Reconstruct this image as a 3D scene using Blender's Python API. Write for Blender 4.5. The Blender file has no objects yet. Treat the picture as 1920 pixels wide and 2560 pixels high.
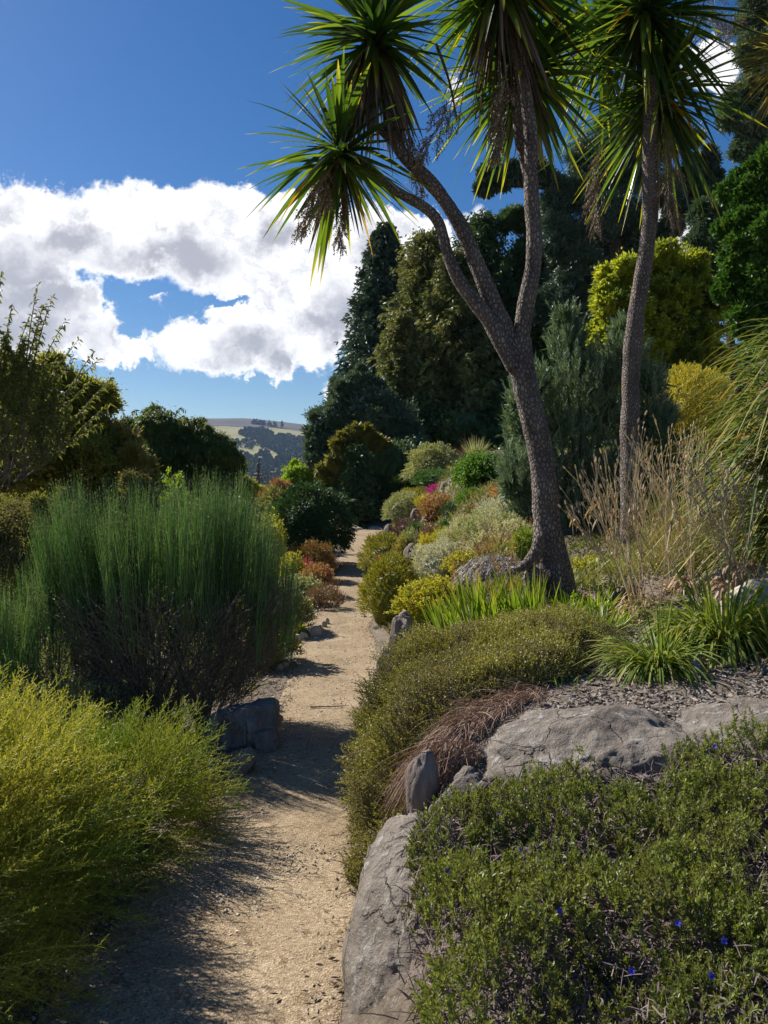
import bpy, math, numpy as np
from mathutils import Vector, Matrix
R = math.radians
rng = np.random.default_rng(7)
C = bpy.context.scene.collection
SC = bpy.context.scene

# ------------------------------------------------------------------ camera
F = 1925.0; EYE = 1.6; HOR = 1230.0
PITCH = math.atan((1280-HOR)/F)
cd = bpy.data.cameras.new('camera'); cam = bpy.data.objects.new('camera', cd); C.objects.link(cam)
cam.location = (0, 0, EYE); cam.rotation_euler = (math.pi/2-PITCH, 0, 0)
cd.sensor_fit = 'VERTICAL'; cd.sensor_height = 36; cd.lens = 36*F/2560
cd.clip_start = 0.05; cd.clip_end = 20000
SC.camera = cam
SC.view_settings.view_transform = 'Standard'; SC.view_settings.look = 'None'
SC.view_settings.exposure = 0.72; SC.view_settings.gamma = 1
SC.cycles.sample_clamp_indirect = 4; SC.cycles.max_bounces = 7; SC.cycles.diffuse_bounces = 3; SC.cycles.glossy_bounces = 2
SC.cycles.transmission_bounces = 4; SC.cycles.transparent_max_bounces = 8

# ------------------------------------------------------------------ sun and sky
SUN_DIR = Vector((-0.80, 0.60, 0.86)).normalized()
SUN_EL = math.asin(SUN_DIR.z); SUN_AZ = math.atan2(SUN_DIR.x, SUN_DIR.y)
sl = bpy.data.lights.new('sun', 'SUN'); sl.energy = 5.0; sl.angle = R(0.5); sl.color = (1.0, 0.95, 0.86)
so = bpy.data.objects.new('sun', sl); C.objects.link(so)
so.rotation_euler = (-SUN_DIR).to_track_quat('-Z', 'Y').to_euler(); so.location = SUN_DIR*50


def build_world():
    w = bpy.data.worlds.new('World'); SC.world = w; w.use_nodes = True
    nt = w.node_tree; nt.nodes.clear(); N = nt.nodes.new; L = nt.links.new
    out = N('ShaderNodeOutputWorld')

    def val(x): return x
    def m(op, a, b=None, c=None, clamp=False):
        n = N('ShaderNodeMath'); n.operation = op; n.use_clamp = clamp
        for i, x in enumerate((a, b, c)):
            if x is None: continue
            if isinstance(x, (int, float)): n.inputs[i].default_value = x
            else: L(x, n.inputs[i])
        return n.outputs[0]
    def vm(op, a, b=None, c=None):
        n = N('ShaderNodeVectorMath'); n.operation = op
        for i, x in enumerate((a, b, c)):
            if x is None: continue
            if isinstance(x, tuple): n.inputs[i].default_value = x
            else: L(x, n.inputs[i])
        return n
    def mr(x, a, b, c=0., d=1.):
        n = N('ShaderNodeMapRange'); n.interpolation_type = 'SMOOTHSTEP'
        L(x, n.inputs[0]); n.inputs[1].default_value = a; n.inputs[2].default_value = b
        n.inputs[3].default_value = c; n.inputs[4].default_value = d
        return n.outputs[0]
    tc = N('ShaderNodeTexCoord').outputs['Generated']
    sky = N('ShaderNodeTexSky'); sky.sky_type = 'NISHITA'; sky.sun_disc = False
    sky.sun_elevation = SUN_EL; sky.sun_rotation = SUN_AZ
    sky.air_density = 1.0; sky.dust_density = 0.25; sky.ozone_density = 2.2
    # tangent-plane sky coordinates (east, height) of the world direction
    sp = N('ShaderNodeSeparateXYZ'); L(tc, sp.inputs[0])
    yy = m('MAXIMUM', sp.outputs[1], 0.12)
    cx = N('ShaderNodeCombineXYZ'); L(m('DIVIDE', sp.outputs[0], yy), cx.inputs[0]); L(m('DIVIDE', sp.outputs[2], yy), cx.inputs[1])
    P0 = cx.outputs[0]
    def noise(vec, sc, det, rough=.55, off=(0, 0, 0)):
        n = N('ShaderNodeTexNoise'); n.inputs['Scale'].default_value = sc; n.inputs['Detail'].default_value = det
        n.inputs['Roughness'].default_value = rough
        L(vm('ADD', vec, off).outputs[0], n.inputs['Vector']); return n
    n1 = noise(P0, 7, 3, .5); n2 = noise(P0, 26, 7, .68, (3, 1, 0))
    d1 = vm('SUBTRACT', n1.outputs['Color'], (.5, .5, .5)).outputs[0]
    d2 = vm('SUBTRACT', n2.outputs['Color'], (.5, .5, .5)).outputs[0]
    P1 = vm('MULTIPLY_ADD', d1, (.055, .045, 0), P0).outputs[0]
    P = vm('MULTIPLY_ADD', d2, (.075, .065, 0), P1).outputs[0]
    def field(blobs, k=.12):
        acc = None
        for (u, v, ru, rv) in blobs:
            c = ((u-960)/F, (HOR-v)/F); s = (F/ru, F/rv)
            q = vm('MULTIPLY_ADD', P, (s[0], s[1], 0), (-c[0]*s[0], -c[1]*s[1], 0)).outputs[0]
            ln = vm('LENGTH', q).outputs['Value']
            acc = ln if acc is None else m('SMOOTH_MIN', acc, ln, k)
        return acc
    body = field([(-150, 640, 260, 170), (60, 610, 190, 145), (330, 575, 230, 120), (560, 600, 190, 145), (760, 640, 190, 165),
                  (110, 790, 200, 120), (290, 870, 95, 62), (560, 850, 190, 92), (720, 800, 190, 140), (850, 700, 190, 175),
                  (1010, 620, 150, 80), (690, 905, 60, 55), (1770, 170, 90, 60), (1640, 600, 150, 60), (430, 770, 44, 26)], .18)
    wisp = field([(835, 1000, 26, 34), (1125, 240, 16, 40), (1180, 560, 60, 40), (615, 950, 10, 10), (1400, 690, 200, 60)], .1)
    hole = field([(375, 800, 66, 46), (345, 835, 40, 26), (540, 758, 84, 15), (470, 775, 60, 40), (690, 450, 75, 40)], .12)
    nz = m('SUBTRACT', n2.outputs['Fac'], .5)
    b = m('ADD', body, m('MULTIPLY', nz, .75))
    a1 = mr(b, 1.09, .87)
    a2 = mr(m('ADD', wisp, m('MULTIPLY', nz, 1.2)), 1.15, .55, 0, .75)
    ah = mr(m('ADD', hole, m('MULTIPLY', nz, .5)), .75, 1.15)
    alpha = m('MAXIMUM', m('MULTIPLY', a1, ah), a2, clamp=True)
    # clouds are darker in their thick undersides
    grey = field([(130, 720, 250, 105), (420, 655, 210, 60), (40, 830, 200, 80), (180, 600, 110, 40), (620, 880, 90, 55), (700, 910, 60, 30), (850, 810, 70, 110), (690, 590, 60, 50), (790, 820, 70, 40), (930, 640, 60, 50)], .25)
    n3 = noise(P1, 9, 7, .62, (7, 4, 0))
    g = mr(m('ADD', grey, m('MULTIPLY', m('SUBTRACT', n3.outputs['Fac'], .5), 2.6)), 1.5, .25, 0, .95)
    n4 = noise(P, 17, 8, .66, (1, 9, 0)); g2 = mr(n4.outputs['Fac'], .45, .70, 0, .75)
    g = m('MAXIMUM', g, g2)
    g = m('MULTIPLY', g, mr(b, 1.02, .62))
    cc = N('ShaderNodeMix'); cc.data_type = 'RGBA'; L(g, cc.inputs[0])
    cc.inputs[6].default_value = (1.18, 1.18, 1.2, 1); cc.inputs[7].default_value = (.46, .47, .55, 1)
    hs = N('ShaderNodeHueSaturation'); hs.inputs['Saturation'].default_value = 1.42; hs.inputs['Hue'].default_value = .508; L(sky.outputs[0], hs.inputs['Color'])
    bg = N('ShaderNodeBackground'); L(hs.outputs[0], bg.inputs[0]); bg.inputs[1].default_value = 0.055
    bc = N('ShaderNodeBackground'); L(cc.outputs[2], bc.inputs[0]); bc.inputs[1].default_value = 0.60
    mx = N('ShaderNodeMixShader'); L(alpha, mx.inputs[0]); L(bg.outputs[0], mx.inputs[1]); L(bc.outputs[0], mx.inputs[2])
    L(mx.outputs[0], out.inputs[0])
    w.cycles.sampling_method = 'MANUAL'; w.cycles.sample_map_resolution = 512


build_world()

# ------------------------------------------------------------------ pixel / terrain helpers
def ray(u, v):
    xc = (u-960)/F; yc = (1280-v)/F; cp, sp = math.cos(PITCH), math.sin(PITCH)
    return np.array((xc, cp+yc*sp, -sp+yc*cp))
def W(u, v, y):
    d = ray(u, v); t = y/d[1]
    return np.array((d[0]*t, y, EYE+d[2]*t))
def ss(a, b, x):
    t = np.clip((np.asarray(x, float)-a)/(b-a), 0, 1); return t*t*(3-2*t)
EY = [0, 1.5, 2.3, 3.0, 4.0, 5.2, 6, 8, 9.3, 11.4, 14, 18, 21, 25, 27]
EL = [-1.0, -1.0, -1.0, -1.0, -.92, -.82, -.78, -.9, -.9, -.86, -.80, -.98, -1.1, -1.22, -1.3]
ER = [-.1, -.12, -.14, -.10, -.06, -.06, -.06, -.09, -.17, -.22, -.33, -.40, -.35, -.02, 0.1]
def z0(y): return .35*ss(11, 24, y)
def T(x, y):
    x = np.asarray(x, float); y = np.asarray(y, float)
    xr = np.interp(y, EY, ER); xl = np.interp(y, EY, EL)
    H = np.interp(y, [0, 1.5, 2.6, 3.0, 3.3, 4, 6, 8, 10, 14, 17, 22, 27, 60, 400], [.28, .32, .40, .45, .56, .60, .72, .80, 1.0, 1.75, 2.15, 2.2, 2.0, 3.0, 0])
    wb = np.interp(y, [1.5, 4, 6, 10, 14, 20], [.34, .45, .85, 1.9, 2.4, 2.5])
    d = x-xr
    h = (H-z0(y)*.5)*ss(0, 1, d/wb) + .10*np.clip(d-wb, 0, 14)*ss(300, 60, y)
    e = xl-x
    h = h - .35*ss(0, 3.5, e) - 1.2*ss(4, 20, e) - .012*np.clip(e-20, 0, 600)
    h = h + z0(y) + .75*ss(25.2, 29, y)*ss(-4, -1.5, x) + .004*np.clip(y-30, 0, 30)*ss(-4, 0, x)
    far = -18*ss(60, 500, y)
    b = .03*np.sin(x*2.1+y*1.3)*np.sin(y*1.7-x)*ss(.3, 1, np.maximum(d, e))
    return h+far+b
def RT(u, v, ymin=1.0, ymax=60):
    d = ray(u, v); ys = np.geomspace(ymin, ymax, 900)
    x = d[0]*ys/d[1]; z = EYE+d[2]*ys/d[1]
    hit = np.nonzero(z < T(x, ys))[0]
    i = hit[0] if len(hit) else len(ys)-1
    return np.array((x[i], ys[i], float(T(x[i], ys[i]))))
def GP(u, y): x = W(u, 1230, y)[0]; return np.array((x, y, float(T(x, y))))
def nrm(a): return a/np.maximum(np.linalg.norm(a, axis=-1, keepdims=True), 1e-9)
def hsh(i, j, k, s):
    n = (i*374761393+j*668265263+k*2147483647+s*974634777) & 0xffffffff
    n = ((n ^ (n >> 13))*1274126177) & 0xffffffff
    return ((n ^ (n >> 16)) & 0xffffff)/float(0xffffff)
def vnoise(p, s=0):
    p = np.asarray(p, float); i = np.floor(p).astype(np.int64); f = p-i; f = f*f*(3-2*f); r = 0
    for a in (0, 1):
        for b in (0, 1):
            for c in (0, 1):
                w = (f[..., 0] if a else 1-f[..., 0])*(f[..., 1] if b else 1-f[..., 1])*(f[..., 2] if c else 1-f[..., 2])
                r = r+w*hsh(i[..., 0]+a, i[..., 1]+b, i[..., 2]+c, s)
    return r*2-1
def fbm(p, o=4, s=0, g=.5):
    a = 1; r = 0; p = np.asarray(p, float)
    for k in range(o): r = r+a*vnoise(p, s+k); p = p*2.03; a *= g
    return r
def rv(n): return nrm(rng.normal(size=(n, 3)))
def U(a, b, n=None): return rng.uniform(a, b, n)

# ------------------------------------------------------------------ mesh builders
class Geo:
    def __init__(s): s.V = []; s.Fq = []; s.r = []; s.a = []; s.n = 0
    def add(s, V, Fc, r, a):
        s.V.append(V); s.Fq.append(Fc+s.n); s.r.append(r); s.a.append(a); s.n += len(V); return s
    def mesh(s, name, mat, smooth=False):
        V = np.concatenate(s.V); Fq = np.concatenate(s.Fq); me = bpy.data.meshes.new(name)
        me.vertices.add(len(V)); me.vertices.foreach_set('co', V.astype(np.float32).ravel())
        me.loops.add(len(Fq)*4); me.loops.foreach_set('vertex_index', Fq.astype(np.int32).ravel())
        me.polygons.add(len(Fq)); me.polygons.foreach_set('loop_start', np.arange(0, len(Fq)*4, 4, dtype=np.int32))
        try: me.polygons.foreach_set('loop_total', np.full(len(Fq), 4, np.int32))
        except Exception: pass
        me.polygons.foreach_set('use_smooth', np.full(len(Fq), smooth))
        for nm, arr in (('rnd', s.r), ('along', s.a)):
            at = me.attributes.new(nm, 'FLOAT', 'POINT'); at.data.foreach_set('value', np.concatenate(arr).astype(np.float32))
        me.update(calc_edges=True); me.materials.append(mat); return me
def ribbons(g, base, d, L, Wd, segs=2, droop=0., prof=None, side=None, rnd=None, fold=0., sag=None):
    n = len(base); L = np.broadcast_to(L, n).astype(float); Wd = np.broadcast_to(Wd, n).astype(float)
    droop = np.broadcast_to(droop, n).astype(float)
    s = np.linspace(0, 1, segs+1)
    if prof is None: prof = {1: [1, .35], 2: [.35, 1, .08], 3: [.4, 1, .8, .06], 4: [.5, 1, 1, .7, .05]}.get(segs, np.r_[.7, np.ones(max(segs-2, 0)), .75, .05])
    prof = np.asarray(prof, float)
    P = base[:, None]+d[:, None]*(L[:, None]*s)[..., None]
    P[..., 2] -= (droop*L)[:, None]*s**2
    if sag is not None: P = P+sag[:, None]*(L[:, None]*s**2)[..., None]
    if side is None: side = nrm(np.cross(d, rv(n)))
    w = (Wd[:, None]*prof/2)[..., None]*side[:, None]
    if rnd is None: rnd = U(0, 1, n)
    if fold:
        nn = nrm(np.cross(side, d))[:, None]*(Wd[:, None]*prof*fold)[..., None]
        cols = [P-w, P-nn*np.sign(nn[..., 2:3]+1e-9), P+w]
    else: cols = [P-w, P+w]
    k = len(cols); V = np.stack(cols, 2).reshape(-1, 3)
    idx = np.arange(n)[:, None, None]*(segs+1)*k+np.arange(segs)[None, :, None]*k+np.arange(k-1)[None, None, :]
    Fq = np.stack([idx, idx+1, idx+1+k, idx+k], -1).reshape(-1, 4)
    g.add(V, Fq, np.repeat(rnd, (segs+1)*k), np.tile(np.repeat(s, k), n)); return g
def shoots(g, base, d, L, nl, lL, lW, ang=.9, droop=.1, start=.15, segs=1, flat=False, rnd=None, stemg=None, stemw=.004, taper=.4, jit=.25):
    n = len(base); L = np.broadcast_to(L, n).astype(float)
    if rnd is None: rnd = U(0, 1, n)
    a = nrm(np.cross(d, rv(n))); b = nrm(np.cross(d, a))
    s = np.linspace(start, 1, nl)[None]+U(-.4, .4, (n, nl))/nl
    P = base[:, None]+d[:, None]*(L[:, None]*s)[..., None]; P[..., 2] -= (droop*L[:, None])*s**2
    Tn = np.repeat(d[:, None], nl, 1).copy(); Tn[..., 2] -= 2*droop*s
    ph = (np.arange(nl)*(math.pi if flat else 2.4))[None]+U(0, 6.28, n)[:, None]*(0 if flat else 1)
    rad = a[:, None]*np.cos(ph)[..., None]+b[:, None]*np.sin(ph)[..., None]
    an = (ang*(1-.45*s)+U(-jit, jit, (n, nl)))[..., None]
    ld = nrm(Tn*np.cos(an)+rad*np.sin(an)).reshape(-1, 3)
    ll = (lL*(1-taper*s)*U(.7, 1.2, (n, nl))).ravel()
    r = np.clip(rnd[:, None]*.75+U(0, .25, (n, nl)), 0, 1).ravel()
    ribbons(g, P.reshape(-1, 3), ld, ll, lW*U(.8, 1.2, n*nl), segs, rnd=r)
    if stemg is not None: ribbons(stemg, base, d, L, stemw, 2, droop, prof=[1, .8, .4], rnd=rnd)
    return g
def tube(g, pts, rad, sides=8, rnd=.5, wob=0.):
    pts = np.asarray(pts, float); k = len(pts); rad = np.broadcast_to(rad, k)
    t = nrm(np.gradient(pts, axis=0)); ref = np.array((.3, 1, .1)); a = nrm(np.cross(t, ref)); b = np.cross(t, a)
    th = np.linspace(0, 2*math.pi, sides, endpoint=False)
    V = pts[:, None]+rad[:, None, None]*(a[:, None]*np.cos(th)[None, :, None]+b[:, None]*np.sin(th)[None, :, None])
    if wob: V = V+(V-pts[:, None])*(wob*fbm(V*np.array((9, 9, 5)), 4)+wob*.8*fbm(V*2.2, 2, 5))[..., None]
    i = np.arange(k-1)[:, None]*sides; j = np.arange(sides)[None]; jn = (j+1) % sides
    Fq = np.stack([i+j, i+jn, i+sides+jn, i+sides+j], -1).reshape(-1, 4)
    g.add(V.reshape(-1, 3), Fq, np.full(k*sides, rnd), np.repeat(np.linspace(0, 1, k), sides)); return g
def smoothpath(P, r, n=40):
    P = np.asarray(P, float); r = np.asarray(r, float); s = np.r_[0, np.cumsum(np.linalg.norm(np.diff(P, axis=0), axis=1))]
    q = np.linspace(0, s[-1], n); P2 = np.stack([np.interp(q, s, P[:, i]) for i in range(3)], 1); r2 = np.interp(q, s, r)
    for _ in range(3):
        P2[1:-1] = (P2[:-2]+2*P2[1:-1]+P2[2:])/4; r2[1:-1] = (r2[:-2]+2*r2[1:-1]+r2[2:])/4
    return P2, r2
def grid(g, X, Y, Z, rnd=.5):
    h, w = X.shape; V = np.stack([X, Y, Z], -1).reshape(-1, 3); i = np.arange(h-1)[:, None]*w+np.arange(w-1)[None]
    g.add(V, np.stack([i, i+1, i+w+1, i+w], -1).reshape(-1, 4), np.full(len(V), rnd), np.zeros(len(V))); return g
def blob(g, c, r, lump=.15, fr=2., n=14, seed=0, zmin=-1., rnd=.5):
    """closed lumpy ellipsoid"""
    th = np.linspace(0, 2*math.pi, 2*n+1); ph = np.linspace(-math.pi/2, math.pi/2, n+1)
    D = np.stack([np.cos(ph)[:, None]*np.cos(th)[None], np.cos(ph)[:, None]*np.sin(th)[None], np.sin(ph)[:, None]*np.ones_like(th)[None]], -1)
    k = 1+lump*fbm(D*fr+seed*3.1, 3, seed); Q = D*k[..., None]*np.asarray(r)+np.asarray(c)
    return grid(g, Q[..., 0], Q[..., 1], Q[..., 2], rnd)

# ------------------------------------------------------------------ objects
def props(o, label=None, cat=None, group=None, kind=None):
    for k, v in (('label', label), ('category', cat), ('group', group), ('kind', kind)):
        if v: o[k] = v
    return o
def link(name, me, parent=None):
    o = bpy.data.objects.new(name, me); C.objects.link(o)
    if parent is not None: o.parent = parent; o.matrix_parent_inverse = Matrix.Translation(-parent.location)
    return o
def thing(name, label, cat, loc, group=None):
    o = bpy.data.objects.new(name, None); C.objects.link(o); o.location = Vector([float(c) for c in loc]); o.empty_display_size = .1
    return props(o, label, cat, group)
def part(name, g, mat, parent=None, smooth=False): return link(name, g.mesh(name, mat, smooth), parent)

# ------------------------------------------------------------------ materials
def newmat(name):
    m = bpy.data.materials.new(name); m.use_nodes = True; nt = m.node_tree; nt.nodes.clear()
    return m, nt, nt.nodes.new, nt.links.new
def ramp(N, cols, pos=None):
    r = N('ShaderNodeValToRGB'); e = r.color_ramp.elements; k = len(cols)
    while len(e) < k: e.new(.5)
    for i, c in enumerate(cols): e[i].position = pos[i] if pos else i/(k-1); e[i].color = (*c, 1)
    return r
def mixc(N, L, f, a, b, mode='MIX'):
    m = N('ShaderNodeMix'); m.data_type = 'RGBA'; m.blend_type = mode
    for i, x in ((0, f), (6, a), (7, b)):
        if isinstance(x, (int, float)): m.inputs[i].default_value = x
        elif isinstance(x, tuple): m.inputs[i].default_value = (*x, 1)
        else: L(x, m.inputs[i])
    return m.outputs[2]
def fol(name, cols, trans=.35, rough=.5, tip=None, tip0=.6, patch=None, pscale=3., pth=(.48, .62), spec=.35, tboost=(1.25, 1.15, .6)):
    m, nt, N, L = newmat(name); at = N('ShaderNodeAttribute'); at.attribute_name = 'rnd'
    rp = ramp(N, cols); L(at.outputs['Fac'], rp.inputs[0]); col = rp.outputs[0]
    tc = N('ShaderNodeTexCoord').outputs['Object']
    nz = N('ShaderNodeTexNoise'); nz.inputs['Scale'].default_value = pscale; nz.inputs['Detail'].default_value = 3; L(tc, nz.inputs['Vector'])
    if patch is not None:
        mr = N('ShaderNodeMapRange'); mr.interpolation_type = 'SMOOTHSTEP'; L(nz.outputs['Fac'], mr.inputs[0]); mr.inputs[1].default_value = pth[0]; mr.inputs[2].default_value = pth[1]
        col = mixc(N, L, mr.outputs[0], col, patch)
    if tip is not None:
        al = N('ShaderNodeAttribute'); al.attribute_name = 'along'
        ad = N('ShaderNodeMath'); ad.operation = 'MULTIPLY_ADD'; L(at.outputs['Fac'], ad.inputs[0]); ad.inputs[1].default_value = .35; L(al.outputs['Fac'], ad.inputs[2])
        mr = N('ShaderNodeMapRange'); L(ad.outputs[0], mr.inputs[0]); mr.inputs[1].default_value = tip0+.1; mr.inputs[2].default_value = tip0+.45
        col = mixc(N, L, mr.outputs[0], col, tip)
    p = N('ShaderNodeBsdfPrincipled'); L(col, p.inputs['Base Color']); p.inputs['Roughness'].default_value = rough
    p.inputs['Specular IOR Level'].default_value = spec
    out = N('ShaderNodeOutputMaterial')
    if trans > 0:
        t = N('ShaderNodeBsdfTranslucent'); L(mixc(N, L, 1., col, tboost, 'MULTIPLY'), t.inputs[0])
        mx = N('ShaderNodeMixShader'); mx.inputs[0].default_value = trans; L(p.outputs[0], mx.inputs[1]); L(t.outputs[0], mx.inputs[2]); L(mx.outputs[0], out.inputs[0])
    else: L(p.outputs[0], out.inputs[0])
    return m
def solid(name, cols, scale=8, rough=.8, bump=.3, bdist=.01, det=6, vor=0, spec=.2, stretch=(1, 1, 1), extra=None, bscale=None, crack=0):
    m, nt, N, L = newmat(name); tc = N('ShaderNodeTexCoord').outputs['Object']
    mp = N('ShaderNodeMapping'); mp.inputs['Scale'].default_value = stretch; L(tc, mp.inputs[0]); tc = mp.outputs[0]
    nz = N('ShaderNodeTexNoise'); nz.inputs['Scale'].default_value = scale; nz.inputs['Detail'].default_value = det; nz.inputs['Roughness'].default_value = .65; L(tc, nz.inputs['Vector'])
    k = len(cols); rp = ramp(N, cols, [.3+.4*i/(k-1) for i in range(k)]); L(nz.outputs['Fac'], rp.inputs[0]); col = rp.outputs[0]
    hgt = nz.outputs['Fac']
    if extra:      # (scale, lo, hi, colour) patches such as lichen
        for (s2, lo, hi, c2) in extra:
            n2 = N('ShaderNodeTexNoise'); n2.inputs['Scale'].default_value = s2; n2.inputs['Detail'].default_value = 7; n2.inputs['Roughness'].default_value = .7; L(tc, n2.inputs['Vector'])
            mr = N('ShaderNodeMapRange'); L(n2.outputs['Fac'], mr.inputs[0]); mr.inputs[1].default_value = lo; mr.inputs[2].default_value = hi
            col = mixc(N, L, mr.outputs[0], col, c2)
    if vor:
        v = N('ShaderNodeTexVoronoi'); v.feature = 'DISTANCE_TO_EDGE'; v.inputs['Scale'].default_value = vor; L(tc, v.inputs['Vector'])
        mr = N('ShaderNodeMapRange'); L(v.outputs[0], mr.inputs[0]); mr.inputs[1].default_value = 0; mr.inputs[2].default_value = .22
        ad = N('ShaderNodeMath'); ad.operation = 'MULTIPLY_ADD'; L(mr.outputs[0], ad.inputs[0]); ad.inputs[1].default_value = 1.0; L(nz.outputs['Fac'], ad.inputs[2]); hgt = ad.outputs[0]
        m2 = N('ShaderNodeMapRange'); L(v.outputs[0], m2.inputs[0]); m2.inputs[1].default_value = 0; m2.inputs[2].default_value = .06; col = mixc(N, L, m2.outputs[0], tuple(.65*q for q in cols[0]), col)
    elif bscale:
        n2 = N('ShaderNodeTexNoise'); n2.inputs['Scale'].default_value = bscale; n2.inputs['Detail'].default_value = 8; n2.inputs['Roughness'].default_value = .7; L(tc, n2.inputs['Vector']); hgt = n2.outputs['Fac']
    if crack:
        dn = N('ShaderNodeTexNoise'); dn.inputs['Scale'].default_value = crack*1.2; dn.inputs['Detail'].default_value = 6; L(tc, dn.inputs['Vector'])
        dv = N('ShaderNodeVectorMath'); dv.operation = 'MULTIPLY_ADD'; L(dn.outputs['Color'], dv.inputs[0]); dv.inputs[1].default_value = (.35, .35, .35); L(tc, dv.inputs[2])
        v = N('ShaderNodeTexVoronoi'); v.feature = 'DISTANCE_TO_EDGE'; v.inputs['Scale'].default_value = crack; L(dv.outputs[0], v.inputs['Vector'])
        m3 = N('ShaderNodeMapRange'); L(v.outputs[0], m3.inputs[0]); m3.inputs[1].default_value = 0.0; m3.inputs[2].default_value = .022
        m4 = N('ShaderNodeMapRange'); L(dn.outputs['Fac'], m4.inputs[0]); m4.inputs[1].default_value = .46; m4.inputs[2].default_value = .58; mm = N('ShaderNodeMath'); mm.operation = 'MAXIMUM'; L(m3.outputs[0], mm.inputs[0]); L(m4.outputs[0], mm.inputs[1]); m3 = mm
        col = mixc(N, L, m3.outputs[0], (.15, .125, .105), col); a3 = N('ShaderNodeMath'); a3.operation = 'MULTIPLY_ADD'; L(m3.outputs[0], a3.inputs[0]); a3.inputs[1].default_value = .35; L(hgt, a3.inputs[2]); hgt = a3.outputs[0]
    bp = N('ShaderNodeBump'); bp.inputs['Strength'].default_value = bump; bp.inputs['Distance'].default_value = bdist; L(hgt, bp.inputs['Height'])
    p = N('ShaderNodeBsdfPrincipled'); L(col, p.inputs['Base Color']); L(bp.outputs[0], p.inputs['Normal']); p.inputs['Roughness'].default_value = rough; p.inputs['Specular IOR Level'].default_value = spec
    out = N('ShaderNodeOutputMaterial'); L(p.outputs[0], out.inputs[0]); return m

M = {}
M['bark'] = solid('cordyline_bark', [(.13, .105, .095), (.24, .195, .17), (.33, .27, .235)], 7, .9, 1.0, .022, 8, vor=40, stretch=(1, 1, .6))
M['darkbark'] = solid('dark_bark', [(.05, .038, .03), (.11, .085, .07)], 6, .9, .6, .03)
M['twig'] = solid('twig_brown', [(.10, .075, .055), (.20, .15, .11)], 9, .9, .2)
M['greytwig'] = solid('twig_grey', [(.12, .09, .085), (.27, .21, .20)], 9, .9, .2)
M['rock'] = solid('grey_stone', [(.12, .10, .085), (.23, .195, .165), (.31, .27, .23)], 5, .88, 1., .045, 9, bscale=13, crack=3.2,
                  extra=[(3.5, .55, .66, (.35, .32, .29)), (13, .57, .66, (.44, .43, .40)), (2.6, .56, .70, (.16, .125, .105)), (38, .60, .68, (.12, .11, .08))])
M['rock2'] = solid('brown_stone', [(.16, .13, .11), (.27, .22, .19), (.38, .32, .27)], 6, .88, .9, .03, 9, bscale=14, crack=3, stretch=(2.4, 2.4, .5),
                   extra=[(6, .60, .70, (.42, .38, .34))])
M['rock3'] = solid('pale_stone', [(.30, .26, .20), (.45, .39, .31), (.55, .49, .41)], 5, .88, .9, .03, 9, bscale=12, extra=[(5, .60, .68, (.22, .2, .17))])
M['path'] = None

def path_mat():
    m, nt, N, L = newmat('sandy_gravel'); tc = N('ShaderNodeTexCoord').outputs['Object']
    def nz(s, d=6, r=.6):
        n = N('ShaderNodeTexNoise'); n.inputs['Scale'].default_value = s; n.inputs['Detail'].default_value = d; n.inputs['Roughness'].default_value = r; L(tc, n.inputs['Vector']); return n.outputs['Fac']
    a = ramp(N, [(.265, .20, .13), (.325, .25, .167), (.375, .295, .20)], [.3, .5, .7]); L(nz(1.6, 5), a.inputs[0])
    v = N('ShaderNodeTexVoronoi'); v.inputs['Scale'].default_value = 130; L(tc, v.inputs['Vector'])
    sp = N('ShaderNodeSeparateColor'); L(v.outputs['Color'], sp.inputs[0])
    r2 = ramp(N, [(.35, .30, .25), (.80, .76, .70), (1.0, 1.0, 1.0), (1.5, 1.5, 1.45)], [0., .16, .7, 1.]); L(sp.outputs[0], r2.inputs[0])
    col = mixc(N, L, .8, a.outputs[0], r2.outputs[0], 'MULTIPLY')
    v2 = N('ShaderNodeTexVoronoi'); v2.inputs['Scale'].default_value = 34; L(tc, v2.inputs['Vector'])
    s2 = N('ShaderNodeSeparateColor'); L(v2.outputs['Color'], s2.inputs[0])
    r3 = ramp(N, [(.55, .5, .45), (1, 1, 1)], [.02, .09]); L(s2.outputs[1], r3.inputs[0])
    col = mixc(N, L, .7, col, r3.outputs[0], 'MULTIPLY')
    bp = N('ShaderNodeBump'); bp.inputs['Strength'].default_value = .6; bp.inputs['Distance'].default_value = .006; L(v.outputs['Distance'], bp.inputs['Height'])
    b2 = N('ShaderNodeBump'); b2.inputs['Strength'].default_value = .5; b2.inputs['Distance'].default_value = .03; L(nz(5, 4), b2.inputs['Height']); L(bp.outputs[0], b2.inputs['Normal'])
    p = N('ShaderNodeBsdfPrincipled'); L(col, p.inputs['Base Color']); L(b2.outputs[0], p.inputs['Normal']); p.inputs['Roughness'].default_value = .95; p.inputs['Specular IOR Level'].default_value = .1
    out = N('ShaderNodeOutputMaterial'); L(p.outputs[0], out.inputs[0]); return m
M['path'] = path_mat()
M['soil'] = solid('bed_soil', [(.10, .075, .055), (.20, .155, .12), (.29, .24, .195)], 16, .95, 1., .02, 9, bscale=60, extra=[(1.3, .50, .62, (.13, .11, .07)), (45, .58, .66, (.34, .31, .28))])

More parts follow.
